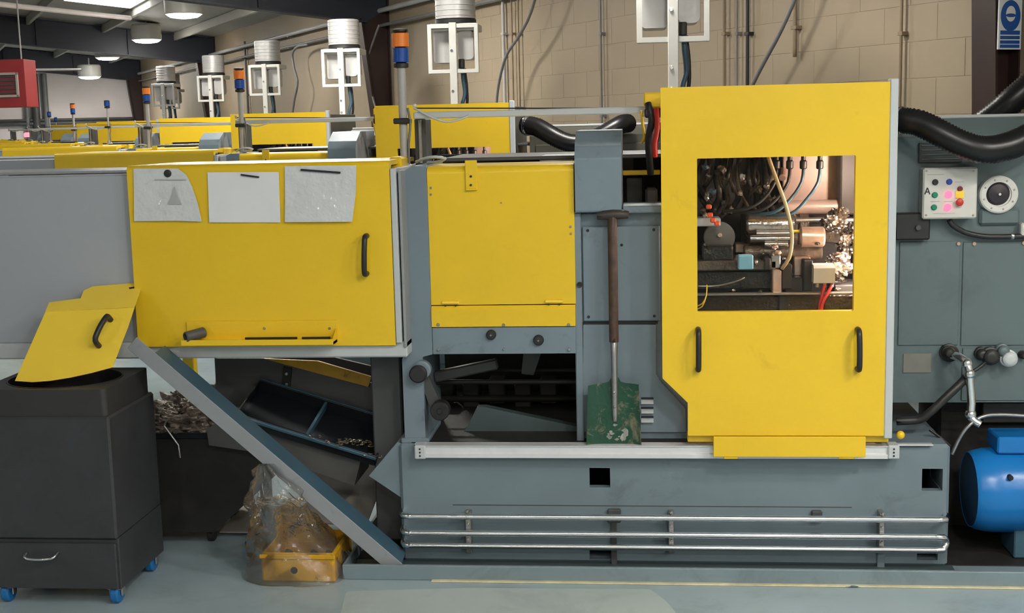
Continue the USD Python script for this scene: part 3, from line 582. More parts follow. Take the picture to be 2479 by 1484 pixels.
q = rect(948, 380, 972, 406, 4.95); obj('end_stop', bx(q[0] - .01, q[1], 4.95, 5.1, q[2] - .01, q[3], .008), 'yellow', B)
q = rect(900, 868, 972, 1075, 5.0); obj('stand', bx(q[0], q[1], 5.0, 5.25, .05, bz0, .006), 'dark_panel', B)
obj('stand', bx(-3.6, -3.45, 4.95, 5.25, 0, bz0, .006), 'dark_panel', B)
# shallow tray riveted to the door
t0 = rect(466, 776, 817, 834, 4.764); fr = rect(437, 820, 808, 836, 4.690)
tx0, tx1, tzb = t0[0] + .0, t0[1], fr[2]
TR = obj('tool_tray', cat(bx(tx0 - .02, tx1, 4.757, 4.764, tzb, t0[3], .001), bx(tx0 - .02, tx1, 4.69, 4.757, tzb, tzb + .012, .001), bx(tx0 - .02, tx1, 4.686, 4.690, tzb, tzb + .022, .001),
    prism_x([(4.69, tzb), (4.757, tzb), (4.757, tzb + .055), (4.69, tzb + .02)], tx1 - .003, tx1)), 'yellow', B, label='shallow yellow shelf tray')
for x in (640, 798): k = P(x, 795, 4.756); obj('rivet', cyl(k - [0, .003, 0], k + [0, .002, 0], .005, 10), 'steel', TR)
TRAY_Z, TRAY_X0, TRAY_X1 = tzb + .012, tx0, tx1

# ------------------------------------------------------------------ control cabinet right of the guard
C = thing('control_cabinet', 'blue-grey control cabinet right of the front lathe, with push-button box', 'cabinet', P(2330, 1040, 5.3) * [1, 1, 0], 'control cabinets beside the lathes')
YK = 5.12
kx0 = P(2160, 650, YK)[0]; KX1 = 2.55; kz0 = P(2400, 974, YK)[2]; kz1 = P(2400, 326, YK)[2]; kz2 = P(2400, 280, YK + .28)[2]
body = [(YK, kz0), (YK, kz1 - .006), (YK + .006, kz1), (YK + .03, kz1 + .002), (YK + .27, kz2 - .004), (YK + .29, kz2), (YK + .7, kz2), (YK + .7, kz0)]
obj('body', prism_x(body, kx0, KX1), 'cabinet_grey', C, 25)
q = rect(2278, 280, 2400, 292, YK + .27); obj('top_edge', prism_x([(YK + .262, kz2 - .012), (YK + .252, kz2 - .004), (YK + .27, kz2 + .006), (YK + .30, kz2 + .006), (YK + .30, kz2 - .004)], q[0], KX1), 'light_grey', C)
obj('foot_frame', bx(kx0 + .25, KX1 - .05, YK + .25, YK + .65, .0, kz0, .01), 'oil_and_shade_black', C)
for a, b, c_, d in ((2176, 585, 2322, 836), (2329, 585, 2600, 836), (2329, 843, 2600, 970)):
    q = rect(a, b, c_, d, YK - .006); obj('door_panel', bx(q[0], min(q[1], KX1), YK - .006, YK + .001, q[2], q[3], .002), 'cabinet_grey', C)
q = rect(2224, 345, 2330, 394, YK - .01); vp = obj('vent_plate', bx(q[0], q[1], YK - .012, YK + .001, q[2], q[3], .003), 'dark_panel', C)
for n in range(4): k = rect(2230, 350 + 11 * n, 2324, 353 + 11 * n, YK - .013); obj('vent_slat', bx(k[0], k[1], YK - .017, YK - .011, k[2], k[3], .001), 'cabinet_grey', vp)
q = rect(2168, 516, 2252, 581, YK - .05); sb = obj('switch_box', bx(q[0], q[1], YK - .05, YK + .002, q[2], q[3], .005), 'black', C); k = P(2222, 551, YK - .05); obj('switch_knob', cyl(k - [0, .012, 0], k + [0, .003, 0], .011, 16), 'dark_panel', sb)
q = rect(2234, 406, 2366, 530, YK - .075); YP = YK - .075
cb = obj('push_button_box', bx(q[0], q[1], YP, YK + .001, q[2], q[3], .006), 'white_paint', C, label='white push-button box')
def but(x, y, r, m, h=.008, lab=None): k = P(x, y, YP); return obj('push_button', lathe([(r * .5, -h), (r * .9, -h), (r, -h + .003), (r, -.002), (r * 1.25, -.0015), (r * 1.25, .001)], k, (0, 1, 0), 20), m, cb, label=lab)
but(2264, 441, .0095, 'black', .010, 'black selector'); but(2298, 440, .0095, 'blue_button', .008, 'blue button'); but(2263, 472, .0095, 'green_button', .008, 'green button'); but(2261, 502, .0095, 'green_button', .008, 'green button')
but(2296, 471, .0115, 'red_lit', .010, 'lit red button'); but(2294, 502, .0115, 'red_lit', .010, 'lit red button'); but(2324, 457, .0085, 'darkred_button', .008, 'dark red button')
k = rect(2313, 462, 2334, 480, YP - .002); obj('button_plate', bx(k[0], k[1], YP - .003, YP + .001, k[2], k[3], .001), 'yellow_bright', cb)
k = P(2321, 489, YP); obj('stop_button', lathe([(.004, -.024), (.012, -.022), (.0145, -.017), (.013, -.012), (.008, -.010), (.008, .001)], k, (0, 1, 0), 24), 'red', cb, label='red mushroom stop button')
tx = meshkit.text_mesh('A', .024, .0012, True); k = P(2237, 470, YP); v = tx.vertices; tx = trimesh.Trimesh(np.c_[v[:, 0] + k[0], YP - v[:, 2], v[:, 1] + k[2]], tx.faces, process=False); obj('letter', tx, 'black', cb, False)
for x0, y0, x1 in ((2245, 422, 2285), (2312, 440, 2334), (2252, 487, 2275), (2286, 487, 2306), (2258, 516, 2312)):
    k = rect(x0, y0, x1, y0 + 1.3, YP - .0006); obj('caption_line', bx(k[0], k[1], YP - .0008, YP + .001, k[2], k[3], .0002), 'feeder_grey', cb)
for x, y in ((2243, 414), (2357, 414), (2242, 521), (2356, 521)): k = P(x, y, YP); obj('screw', cyl(k - [0, .002, 0], k + [0, .002, 0], .004, 8), 'steel', cb)
k = P(2418, 471, YK - .03)
dl = obj('dial', lathe([(.046, .002), (.048, -.004), (.066, -.006), (.072, -.002), (.073, .03)], k, (0, 1, 0), 40), 'white_paint', C, label='white dial ring')
obj('hub', lathe([(.006, -.012), (.036, -.008), (.043, .0), (.047, .003)], k - [.004, .0, -.004], (0, 1, 0), 28), 'dial_dark', dl); obj('hub_screw', cyl(k - [0, .018, -.002], k, .006, 10), 'steel', dl)
for an in range(8): u = k + [.0585 * math.cos(an * .785 + .3), -.0055, .0585 * math.sin(an * .785 + .3)]; obj('dial_screw', cyl(u - [0, .002, 0], u + [0, .002, 0], .0035, 8), 'steel', dl)
q = rect(2372, 505, 2470, 545, YK - .02); obj('dial_bracket', bx(q[0], q[1], YK - .02, YK + .001, q[2], q[3], .01), 'cabinet_grey', C)
obj('cable', tube([P(2298, 532, YK - .04), P(2306, 545, YK - .04), P(2335, 562, YK - .03), P(2380, 572, YK - .03), P(2430, 573, YK - .03), P(2500, 572, YK - .03), P(2560, 580, YK - .02)], .0105, 12), 'rubber', C, True, label='black cable')
k0, k1 = P(2446, 572, YK - .03), P(2455, 572, YK - .03); obj('cable_clip', cyl(k0, k1, .013, 12), 'steel', C)
q = rect(2472, 540, 2520, 575, YK - .04); obj('side_box', bx(q[0], q[1], YK - .04, YK, q[2], q[3], .005), 'white_paint', C)
q = rect(2186, 856, 2255, 903, YK - .003); obj('name_plate', bx(q[0], q[1], YK - .004, YK + .001, q[2], q[3], .002), 'label_plate', C)
for x, y in ((2320, 590), (2358, 590), (2478, 588)): k = P(x, y, YK - .006); obj('bolt', cyl(k - [0, .006, 0], k + [0, .004, 0], .008, 10), 'copper', C)
# pipework below the cabinet
def gland(x, y, r, Y, m='dark_steel', l=.05): k = P(x, y, Y); return obj('pipe_gland', lathe([(r * .5, -.004), (r * .8, 0), (r, .006), (r, l * .5), (r * 1.2, l * .55), (r * 1.2, l)], k, (0, 1, 0), 20), m, C)
gland(2303, 858, .030, YK - .05); gland(2381, 860, .022, YK - .05); gland(2403, 866, .030, YK - .07); gland(2300, 856, .020, YK - .07, 'oil_and_shade_black')
gland(2432, 852, .022, YK - .06, 'cabinet_grey'); gland(2447, 871, .028, YK - .08, 'light_grey'); gland(2480, 862, .014, YK - .04, 'dark_steel')
obj('feed_pipe', tube([P(2306, 860, 5.06), P(2325, 866, 5.02), P(2340, 878, 5.0), P(2346, 900, 4.99), P(2349, 935, 4.99), P(2352, 975, 4.99), P(2350, 1004, 4.99), P(2358, 1018, 4.98), P(2374, 1028, 4.97)], .0165, 16), 'chrome', C, True, label='bent chrome pipe')
for x, y, Y in ((2347, 905, 4.99), (2350, 1003, 4.99), (2341, 880, 5.0)): obj('pipe_nut', sphere(P(x, y, Y), .022, 2, (1, 1, 1.0)), 'chrome', C, 20)
obj('elbow_bar', tube([P(2170, 1020, 5.0), P(2225, 1016, 4.99), P(2250, 1000, 4.98), P(2290, 962, 4.98), P(2328, 926, 5.0), P(2345, 905, 5.06)], .016, 14), 'dark_steel', C, True)
obj('thin_pipe', tube([P(2345, 905, 5.04), P(2366, 893, 5.05), P(2385, 878, 5.06)], .007, 10), 'dark_steel', C, True)
obj('flex_cable', tube([P(2305, 1100, 4.98), P(2318, 1070, 4.98), P(2340, 1036, 4.97), P(2375, 1010, 4.98), P(2420, 1004, 5.0), P(2500, 1008, 5.02)], .007, 10), 'steel', C, True)
obj('flex_cable', tube([P(2250, 1040, 4.98), P(2275, 1058, 4.97), P(2300, 1080, 4.97)], .006, 10), 'dark_steel', C, True)
q = rect(2380, 975, 2440, 995, 5.3); obj('cross_member', bx(q[0], KX1 - .06, 5.30, 5.34, q[2] - .05, q[3], .004), 'dark_panel', C)

# ------------------------------------------------------------------ extraction hoses
def ring(p, axis, r): return lathe([(r * .98, 0), (r * 1.06, .004), (r * 1.06, .018), (r * .98, .022)], p, axis, 28)
hp = [P(2172, 291, 5.02), P(2190, 292, 5.0), P(2225, 298, 4.98), P(2275, 322, 4.95), P(2325, 347, 4.93), P(2375, 362, 4.92), P(2425, 358, 4.93), P(2479, 338, 4.95), P(2560, 290, 5.0), P(2650, 215, 5.1), P(2720, 120, 5.2), P(2740, 0, 5.25), P(2740, -250, 5.25), P(2740, -520, 5.25)]
HS = thing('extraction_hose', 'thick black corrugated hose sagging in front of the blue-grey cabinet', 'hose', hp[0] * [1, 1, 0], 'sagging black extraction hoses')
obj('hose', tube(hp, np.linspace(.050, .067, len(curve(hp, .006))), 20, .006, ribs=.09), 'hose_black', HS, True)
obj('clamp_ring', ring(hp[0] + [.006, 0, 0], hp[2] - hp[0], .050), 'chrome', HS, label='shiny clamp ring')
hp2 = [P(2380, 300, 5.75), P(2420, 270, 5.72), P(2455, 240, 5.7), P(2500, 200, 5.7), P(2560, 130, 5.72), P(2620, 40, 5.72), P(2650, -80, 5.72), P(2660, -250, 5.72), P(2660, -420, 5.72)]
H2 = thing('rising_hose', 'black hose rising behind the blue-grey cabinet past the column sign', 'hose', hp2[0] * [1, 1, 0], 'rising black hoses')
obj('hose', tube(hp2, .06, 18, .007, ribs=.09), 'hose_black', H2, True)
obj('spigot', cyl(hp2[0] - [0, 0, .12], hp2[0] + [0, 0, .03], .066, 20), 'dark_panel', H2)

# ------------------------------------------------------------------ signal tower
def stack(k, lab, both=True):
    S = thing('stack_light', lab, 'signal light', k, 'orange and blue stack lights' if both else 'blue stack lights')
    SZ = lambda y: k[2] + (P(974, y, 5.1)[2] - P(980, 405, 5.10)[2])
    obj('pole', cyl(k, [k[0], k[1], SZ(163)], .0165 if both else .010, 16, .002), 'conduit', S)
    def lens(y0, y1, r, name, m, lab=None): z0, z1 = SZ(y0), SZ(y1); return obj(name, lathe([(r * .6, 0), (r, .003), (r, z1 - z0 - .003), (r * .6, z1 - z0)], (k[0], k[1], z0), (0, 0, 1), 24), m, S, label=lab)
    lens(165, 152, .030, 'socket', 'black'); lens(152, 115, .031, 'blue_lens', 'lens_blue', 'blue lens')
    if both: lens(115, 79, .034, 'orange_lens', 'lens_orange', 'orange lens'); lens(79, 70, .032, 'cap', 'black')
    else: lens(115, 110, .032, 'cap', 'black')
    obj('pole_foot', lathe([(.032, 0), (.032, .01), (.02, .02), (.018, .04)], k - [0, 0, .002], (0, 0, 1), 20), 'conduit', S)
    obj('pole_clamp', bx(k[0] - .035, k[0] + .03, k[1] - .03, k[1] + .03, SZ(300), SZ(286), .004), 'rubber', S)
    obj('pole_lead', tube([k + [.02, -.01, .0], [k[0] + .022, k[1] - .015, SZ(350)], [k[0] + .03, k[1] - .01, SZ(300)], [k[0] + .02, k[1], SZ(262)]], .005, 8), 'cable_grey', S, True)
    return S
k = P(980, 405, 5.10); S = stack(k, 'nearest stack light: orange over blue lens on a grey pole by the front lathe')

# ------------------------------------------------------------------ mist filter on its post
def FL(x, y, z): return FLO + [x, y, 0] + [0, 0, z]
FD = 7.45
FLO = LD((1637 - 1240) / 3100 * FD, FD)
MF = thing('mist_filter', 'nearest mist filter post, rising behind the tall front guard', 'air filter', FLO, 'mist filters on white posts behind the lathes')
fw, fd = .205, .02
obj('post', bx(FLO[0] - .030, FLO[0] + .030, FLO[1] - .11, FLO[1] - .061, 0, 2.56, .004), 'white_paint', MF)
obj('base_plate', bx(FLO[0] - .12, FLO[0] + .12, FLO[1] - .16, FLO[1] + .1, 0, .012, .003), 'white_paint', MF)
fr = man(bx(FLO[0] - fw, FLO[0] + fw, FLO[1] - .10, FLO[1] - .062, 2.16, 2.55, .003)) - mbox(FLO[0] - fw + .032, FLO[0] + fw - .032, FLO[1] - .2, FLO[1], 2.192, 2.518)
obj('guard_frame', fr, 'white_paint', MF, 30)
obj('filter_box', prism(rnd([(FLO[0] - .175, 2.25), (FLO[0] - .03, 2.25), (FLO[0] - .03, 2.5), (FLO[0] - .175, 2.5)], .02), FLO[1] + .02, FLO[1] + .26), 'duct_silver', MF)
obj('fan_motor', prism(rnd([(FLO[0] + .03, 2.27), (FLO[0] + .155, 2.27), (FLO[0] + .155, 2.5), (FLO[0] + .03, 2.5)], .035), FLO[1] - .01, FLO[1] + .2), 'duct_silver', MF)
obj('box_top', bx(FLO[0] - .19, FLO[0] + .19, FLO[1] - .06, FLO[1] + .30, 2.50, 2.556, .006), 'white_paint', MF)
obj('collar', lathe([(.15, 0), (.168, .003), (.168, .036), (.15, .04)], (FLO[0], FLO[1] + .1, 2.556), (0, 0, 1), 32), 'black', MF)
obj('filter_drum', lathe([(.15, 0), (.163, .004), (.163, .255), (.158, .262), (.15, .265)], (FLO[0], FLO[1] + .1, 2.596), (0, 0, 1), 36), 'duct_silver', MF)
for n in range(6): obj('drum_band', lathe([(.162, 0), (.1665, .002), (.1665, .006), (.162, .008)], (FLO[0], FLO[1] + .1, 2.62 + .042 * n), (0, 0, 1), 36), 'duct_silver', MF)
obj('plug', cyl(FL(.055, -.02, 2.20), FL(.055, -.02, 2.275), .026, 14), 'rubber', MF)
obj('blue_cable', tube([FL(.06, -.02, 2.21), FL(.065, -.03, 2.12), FL(.075, -.02, 2.0), FL(.05, -.03, 1.88), FL(.06, -.02, 1.6), FL(.05, -.02, 1.2)], .016, 10), 'sheet_blue', MF, True)
obj('black_cable', tube([FL(.075, .0, 2.2), FL(.09, -.01, 2.05), FL(.085, 0, 1.9), FL(.03, 0, 1.78), FL(-.06, 0, 1.72), FL(-.1, .0, 1.6)], .012, 8), 'rubber', MF, True)
for zz in (2.34, 2.02, 1.9): obj('post_bolt', cyl(FL(-.01, -.116, zz), FL(-.01, -.105, zz), .011, 10), 'chrome', MF)

# ------------------------------------------------------------------ the same machines repeated down the hall
STEP = np.array([-1.746, 2.94, 0])
ordn = ['second', 'third', 'fourth', 'fifth', 'sixth', 'seventh']
def base(p): return np.array(stage.GetPrimAtPath(p).GetAttribute('xformOp:translate').Get())
def off(dlat, ddep): return dlat * RH + ddep * FH
MO = [off(-1.364, 3.1), off(-2.90, 6.2), off(-4.34, 9.3), off(-6.0, 12.4), off(-7.3, 15.5), off(-8.8, 18.6)]
SO = [-1.364, -2.90, 0, -5.6, 0, 0]
for k in range(1, 7):
    o = ordn[k - 1]; d = MO[k - 1]
    dup(L, base(L) + d, f'{o} lathe along the row, its yellow guard showing over the {"front" if k == 1 else ordn[k - 2]} machine')
    dup(B, base(B) + d, f'{o} bar feeder along the row, showing as a strip above the {"front" if k == 1 else ordn[k - 2]} one')
    if k == 1:
        hs = hp[:9] + [hp[8] + [.05, .12, .01]]; hs = [np.asarray(q) + d for q in hs]
        HX = thing('extraction_hose', 'black corrugated hose in the gap behind the front lathe, right of the second yellow guard', 'hose', hs[0] * [1, 1, 0])
        obj('hose', tube(hs, .058, 18, .006, ribs=.09), 'hose_black', HX, True)
        obj('clamp_ring', ring(hs[0] + [.006, 0, 0], hp[2] - hp[0], .060), 'chrome', HX, label='shiny clamp ring')
def at_px(px, dep, z, py=225): q = ray(px, py); p = EYE + q * (dep / np.dot(q, FH)); return np.array([p[0], p[1], z])
z0 = base(S)[2]; d0 = 5.13
dup(S, at_px(581, d0 + 3.1, z0), 'second stack light, orange over blue, right of the fifth mist filter')
dup(S, at_px(354, d0 + 6.2, z0), 'third stack light, orange over blue, left of the furthest mist filters')
dup(S, at_px(173, d0 + 12.6, z0), 'small far stack light, orange over blue, in front of the white end wall')
S4 = stack(at_px(257, d0 + 9.3, z0 + .02), 'blue-only stack light on a thin pole, highest in front of the white end wall', False)
dup(S4, at_px(115, d0 + 15.5, z0), 'blue-only stack light left of the small far orange one')
dup(S4, at_px(130, d0 + 19.5, z0 - .05), 'furthest tiny blue-only stack light')
for n, (px, dep, lab) in enumerate([(1104, FD + 3.1, 'second mist filter post, just right of the nearest stack light'), (833, FD + 6.2, 'third mist filter post, brightly lit white drum and frame'), (647, FD + 9.3, 'fourth mist filter post, just right of the second stack light'), (515, FD + 12.4, 'fifth mist filter post, left of the second stack light'), (399, FD + 15.5, 'sixth mist filter post, right of the third stack light'), (413, FD + 19, 'seventh and furthest mist filter post, overlapping the sixth one')]):
    dup(MF, at_px(px, dep, -.03), lab)
for n, d in enumerate(MO[:2]):                     # the cabinets behind: plain boxes, their shade put into the olive-grey colour
    K = thing('control_cabinet', ['olive-grey cabinet with painted-in shade behind the front lathe, right of the second yellow guard', 'olive-grey cabinet of the third machine with painted-in shade, behind the second filter post'][n], 'cabinet', P(2330, 1040, 5.3) * [1, 1, 0] + d, 'olive-grey cabinets with painted-in shade in the back')
    bd = [(YK + .03, .2), (YK + .03, kz1 - .006), (YK + .05, kz1), (YK + .27, kz2 - .02), (YK + .6, kz2 - .02), (YK + .6, .2)]
    m = prism_x(bd, kx0, 2.1); m.apply_translation(d); obj('body', m, 'shaded_cabinet_grey', K, 25)
    for x in (1.0, 1.5):
        m = bx(x + .02, x + .47, YK + .022, YK + .031, .7, kz1 - .06, .003); m.apply_translation(d); obj('door_panel', m, 'shaded_cabinet_grey', K)
    m = bx(kx0, 2.1, YK + .26, YK + .30, kz2 - .022, kz2 - .008, .003); m.apply_translation(d); obj('top_edge', m, 'light_grey', K)
    m = bx(kx0 + .1, 2.0, YK + .1, YK + .55, 0, .2, .003); m.apply_translation(d); obj('foot_frame', m, 'oil_and_shade_black', K)
# ------------------------------------------------------------------ sheets of paper, magnets and oddments on the front feeder
YPp = 4.7635
def leaf(name, lab, outline, mat, seed, lift=.0, cat_='paper'):
    m = sheet([P(x, y, YPp) for x, y in outline], .0012, (0, -1, 0))
    m = m.subdivide_to_size(.02); v = m.vertices
    bend = meshkit.fbm(np.c_[v[:, 0] * 9, v[:, 2] * 9, v[:, 0] * 0 + seed], 2, seed)
    zt = v[:, 2].max(); k = (zt - v[:, 2]) / (zt - v[:, 2].min())
    m.vertices[:, 1] -= .0012 + .004 * bend + lift * k ** 2
    t = thing(name, lab, cat_, P(outline[0][0], outline[0][1], YPp), None)
    obj('sheet', m, mat, t, True); return t
p1 = leaf('document_sleeve', 'leftmost sheet on the yellow feeder door, a creased plastic sleeve with grey drawing', [(324, 408), (432, 408), (452, 423), (466, 452), (480, 492), (491, 536), (430, 534), (327, 535)], 'sleeve', 3, .006, 'document sleeve')
p2 = leaf('paper_sheet', 'plain white sheet, middle of the three on the yellow feeder door', [(503, 417), (675, 416), (680, 538), (508, 538)], 'paper', 5, .002)
p3 = leaf('document_sleeve', 'rightmost sheet on the yellow feeder door, a shiny glossy plastic sleeve', [(690, 402), (863, 400), (862, 470), (855, 536), (692, 537)], 'sleeve', 9, .012, 'document sleeve')
def dr(parent, pts, m, dy): obj('print', sheet([P(x, y, YPp - dy) for x, y in pts], .0004, (0, -1, 0)), m, parent, False)
dr(p1, [(405, 495), (413, 480), (417, 470), (420, 455), (423, 450), (427, 468), (432, 480), (440, 495)], 'print_grey', .0115)
dr(p1, [(374, 434), (450, 434), (450, 436), (374, 436)], 'print_grey', .009)
def magnet(name, lab, m, loc): t = obj(name, m, 'rubber', label=lab, category='magnet'); return t
k = P(405, 420, YPp - .010); magnet('round_magnet', 'round black magnet holding the leftmost plastic sleeve', lathe([(.009, 0), (.0145, .002), (.0145, .008), (.013, .010)], k, (0, 1, 0), 20), k)
for lab, a, b, w in (('short black magnetic strip on the plain middle sheet', (583, 423), (627, 429), .006), ('long black magnetic strip on the rightmost glossy sleeve', (728, 411), (824, 418), .007)):
    a, b = P(*a, YPp - .009), P(*b, YPp - .009); d = (b - a) / np.linalg.norm(b - a)
    magnet('magnetic_strip', lab, obox((a + b) / 2, d, (0, 1, 0), np.cross(d, (0, 1, 0)), np.linalg.norm(b - a) / 2, .004, w / 2, .001), a)
# things in the door tray
a = P(458, 812, 4.70); z = TRAY_Z + .0215
t = thing('pipe_offcut', 'short grey pipe offcut lying in the yellow door tray', 'pipe', (a[0], 4.715, TRAY_Z))
po = man(cyl((a[0] - .012, 4.688, z), (a[0] + .045, 4.748, z + .010), .0205, 24)) - man(cyl((a[0] - .022, 4.678, z - .002), (a[0] + .03, 4.732, z + .0075), .0165, 24))
obj('pipe', po, 'trough_grey', t, 30)
for lab, x0, x1 in (('longer dark rod lying in the yellow door tray', 590, 716), ('shorter dark rod lying at the right end of the door tray', 728, 797)):
    q0, q1 = P(x0, 815, 4.725), P(x1, 815, 4.725)
    obj('steel_rod', cyl((q0[0], 4.742, TRAY_Z + .0055), (q1[0], 4.744, TRAY_Z + .0055), .005, 12), 'black', label=lab, category='rod')

# ------------------------------------------------------------------ shovel leaning on the cover panels
top, bot = P(1482, 521, 4.87), P(1489, 1020, 4.845)
SH = thing('shovel', 'square-mouth shovel with wooden T-handle and worn green blade, leaning on grey panels', 'shovel', P(1489, 1075, 4.86))
ax = (bot - top) / np.linalg.norm(bot - top)
mid = top + (bot - top) * .585
obj('shaft', tube([top, top + ax * .1, mid, mid + ax * .02], [.0185] * 4, 14, raw=True), 'wood', SH, True, label='brown wooden shaft')
obj('socket', tube([mid - ax * .01, mid + ax * .1, bot - ax * .03, bot + ax * .0], [.0158, .013, .0115, .008], 14, raw=True), 'steel', SH, True, label='bare steel socket')
hl, hr = P(1445, 524, 4.87), P(1522, 520, 4.87)
hm = (hl + hr) / 2
obj('grip', tube([hl, hl + (hr - hl) * .2 + [0, 0, .003], hm + [0, 0, .004], hl + (hr - hl) * .8 + [0, 0, .003], hr], [.014, .018, .020, .018, .014], 14, raw=True), 'dark_wood', SH, True, label='dark T-grip')
bl = [P(x, y, Y) for x, y, Y in ((1424, 932, 4.862), (1462, 927, 4.862), (1474, 924, 4.860), (1480, 914, 4.857), (1497, 914, 4.857), (1503, 924, 4.860), (1514, 927, 4.862), (1546, 929, 4.862), (1553, 1074, 4.835), (1420, 1074, 4.835))]
n_ = np.cross(bl[8] - bl[0], bl[9] - bl[0]); n_ /= np.linalg.norm(n_); n_ = n_ if n_[1] > 0 else -n_
blade = sheet(bl, .003, n_).subdivide_to_size(.012); v = blade.vertices
cxm = (bl[8][0] + bl[9][0]) / 2; k = (v[:, 0] - cxm) / .105
blade.vertices[:, 1] -= .020 * np.clip(np.abs(k), 0, 1.2) ** 4
obj('blade', blade, 'shovel_green', SH, True, label='green blade with bare worn patches')
rw = random.Random(4)
for n in range(26):                               # bare flakes where the paint has gone
    x = 1504 + rw.gauss(0, 20); y = 1064 - abs(rw.gauss(0, 17)); r = rw.uniform(3, 8)
    o_ = bl[9] + (P(x, 1074, 4.835) - P(1420, 1074, 4.835)); w_ = bl[0] - bl[9]; w_ /= np.linalg.norm(w_)
    c_ = np.array([o_[0], 4.835, bl[9][2]]) + w_ * (1074 - y) / 650 - n_ * .0016
    pts = [c_ + np.array([1, 0, 0]) * math.cos(a) * r / 650 * rw.uniform(.5, 1.5) + w_ * math.sin(a) * r / 650 * rw.uniform(.3, 1.0) for a in np.linspace(0, 5.5, 8)]
    if abs(x - 1487) < 50: obj('bare_flake', sheet(pts, .0008, n_), 'shovel_worn', SH, False)
for x, y in ((1486, 950), (1488, 985)): q = P(x, y, 4.838); obj('rivet', sphere(q, .006, 1), 'steel', SH)

# ------------------------------------------------------------------ wheeled bin at the left with the loose yellow guard in it
bx1 = PZ(268, 1455, .06)[0]; by0 = 4.36; by1 = 4.80; bx0 = bx1 - .51
zt = P(150, 945, by0)[2]; zl = P(150, 1310, by0)[2]; zb = P(150, 1428, by0)[2]; zc = P(150, 1010, by0)[2]
BN = thing('wheeled_bin', 'dark grey steel scrap bin on blue castors with a bottom drawer', 'bin', ((bx0 + bx1) / 2, (by0 + by1) / 2, 0))
outer = man(bx(bx0, bx1, by0, by1, zl + .005, zc, .008))
cxx, cyy = (bx0 + bx1) / 2 , (by0 + by1) / 2
hole_ = man(trimesh.Trimesh(*[(m_.vertices, m_.faces) for m_ in [prism_z(Polygon([(cxx + .215 * math.cos(a), cyy + .19 * math.sin(a)) for a in np.linspace(0, 2 * math.pi, 49)[:-1]]), zl + .05, zt + .2)]][0], process=False))
obj('body', outer - hole_, 'bin_grey', BN, 30)
rim = man(prism_z(rnd([(bx0 + .012, by0 + .012), (bx1 - .012, by0 + .012), (bx1 - .012, by1 - .012), (bx0 + .012, by1 - .012)], .02), zc - .001, zt)) - hole_
obj('rim', rim, 'bin_rim', BN, 30)
lin = man(lathe([(.279, 0), (.279, zt - zl - .05), (.27, zt - zl - .05)], (0, 0, 0), (0, 0, 1), 48)).scale((.215 / .28, .19 / .28, 1)).translate((cxx, cyy, zl + .052)) - man(lathe([(.272, .01), (.272, 1.2)], (0, 0, 0), (0, 0, 1), 48)).scale((.215 / .28, .19 / .28, 1)).translate((cxx, cyy, zl + .052))
obj('liner', lin, 'black', BN, 30, label='black round liner')
obj('lower_body', bx(bx0, bx1, by0 + .012, by1, zb, zl + .006, .004), 'bin_grey', BN)
dwr = obj('drawer', bx(bx0 + .006, bx1 - .006, by0 - .006, by0 + .03, zb + .006, zl - .008, .004), 'bin_grey', BN)
a, b = P(66, 1338, by0 - .008), P(140, 1338, by0 - .008)
obj('drawer_handle', tube([a, a - [0, .022, .004], a + [.012, -.03, -.012], (a + b) / 2 + [0, -.03, -.016], b + [-.012, -.03, -.012], b - [0, .022, .004], b], .0052, 10, .008), 'chrome', dwr, True, label='bright wire handle')
for n, (x, y, dx) in enumerate(((bx1 - .035, by0 + .05, 0), (bx0 + .05, by0 + .05, 0), (bx1 - .035, by1 - .05, 0), (bx0 + .05, by1 - .05, 0), (PZ(8, 1478, .0)[0], by0 + .05, 0))[:4]):
    cs = obj('castor', lathe([(.012, -.017), (.034, -.016), (.040, -.010), (.040, .010), (.034, .016), (.012, .017)], (x, y, .0405), (1, 0, 0), 24), 'blue_plastic', BN, label='blue castor wheel')
    obj('castor_fork', cat(bx(x - .026, x - .019, y - .016, y + .016, .03, zb, .002), bx(x + .019, x + .026, y - .016, y + .016, .03, zb, .002), bx(x - .026, x + .026, y - .03, y + .03, zb - .006, zb + .001, .002)), 'steel', cs)
# loose guard: bent yellow sheet with a handle
o = P(150, 922, 4.47); top_ = P(230, 740, 4.66); ux = np.array([1.0, 0, 0]); vv = top_ - o; vv -= ux * np.dot(vv, ux); vv /= np.linalg.norm(vv); nn = np.cross(ux, vv); nn = nn if nn[1] < 0 else -nn
GS = thing('loose_guard', 'loose bent yellow sheet-metal guard with black handle standing in the dark bin', 'guard sheet', o)
def on(x, y): return PPL(x, y, o, nn)
low = [(36, 922), (78, 925), (120, 922), (170, 914), (220, 903), (272, 889), (310, 790), (325, 745), (110, 755)]
g1 = obj('lower_panel', sheet([on(*q) for q in low], .003, -nn), 'yellow_bright', GS, False)
fold = on(215, 750); n2 = nn * math.cos(.42) + vv * math.sin(.42); n2 /= np.linalg.norm(n2)
def on2(x, y): return PPL(x, y, fold, n2)
upf = [(110, 754), (325, 744), (339, 705), (338, 684), (225, 693), (203, 703), (195, 722), (119, 732)]
obj('upper_flange', sheet([on2(*q) for q in upf], .003, -n2), 'yellow_bright', GS, False)
obj('slot', sheet([on2(*q) + n2 * .0012 for q in ((312, 697), (330, 694), (329, 698), (314, 700))], .0008, n2), 'black', GS, False)
a, b = on(268, 775), on(240, 838)
pts = [a - nn * .002, a + nn * .028, a + nn * .044 - vv * .012, (a + b) / 2 + nn * .05, b + nn * .044 + vv * .012, b + nn * .028, b - nn * .002]
obj('handle', tube(pts, .0105, 12, .008), 'rubber', GS, True, label='black bow handle')

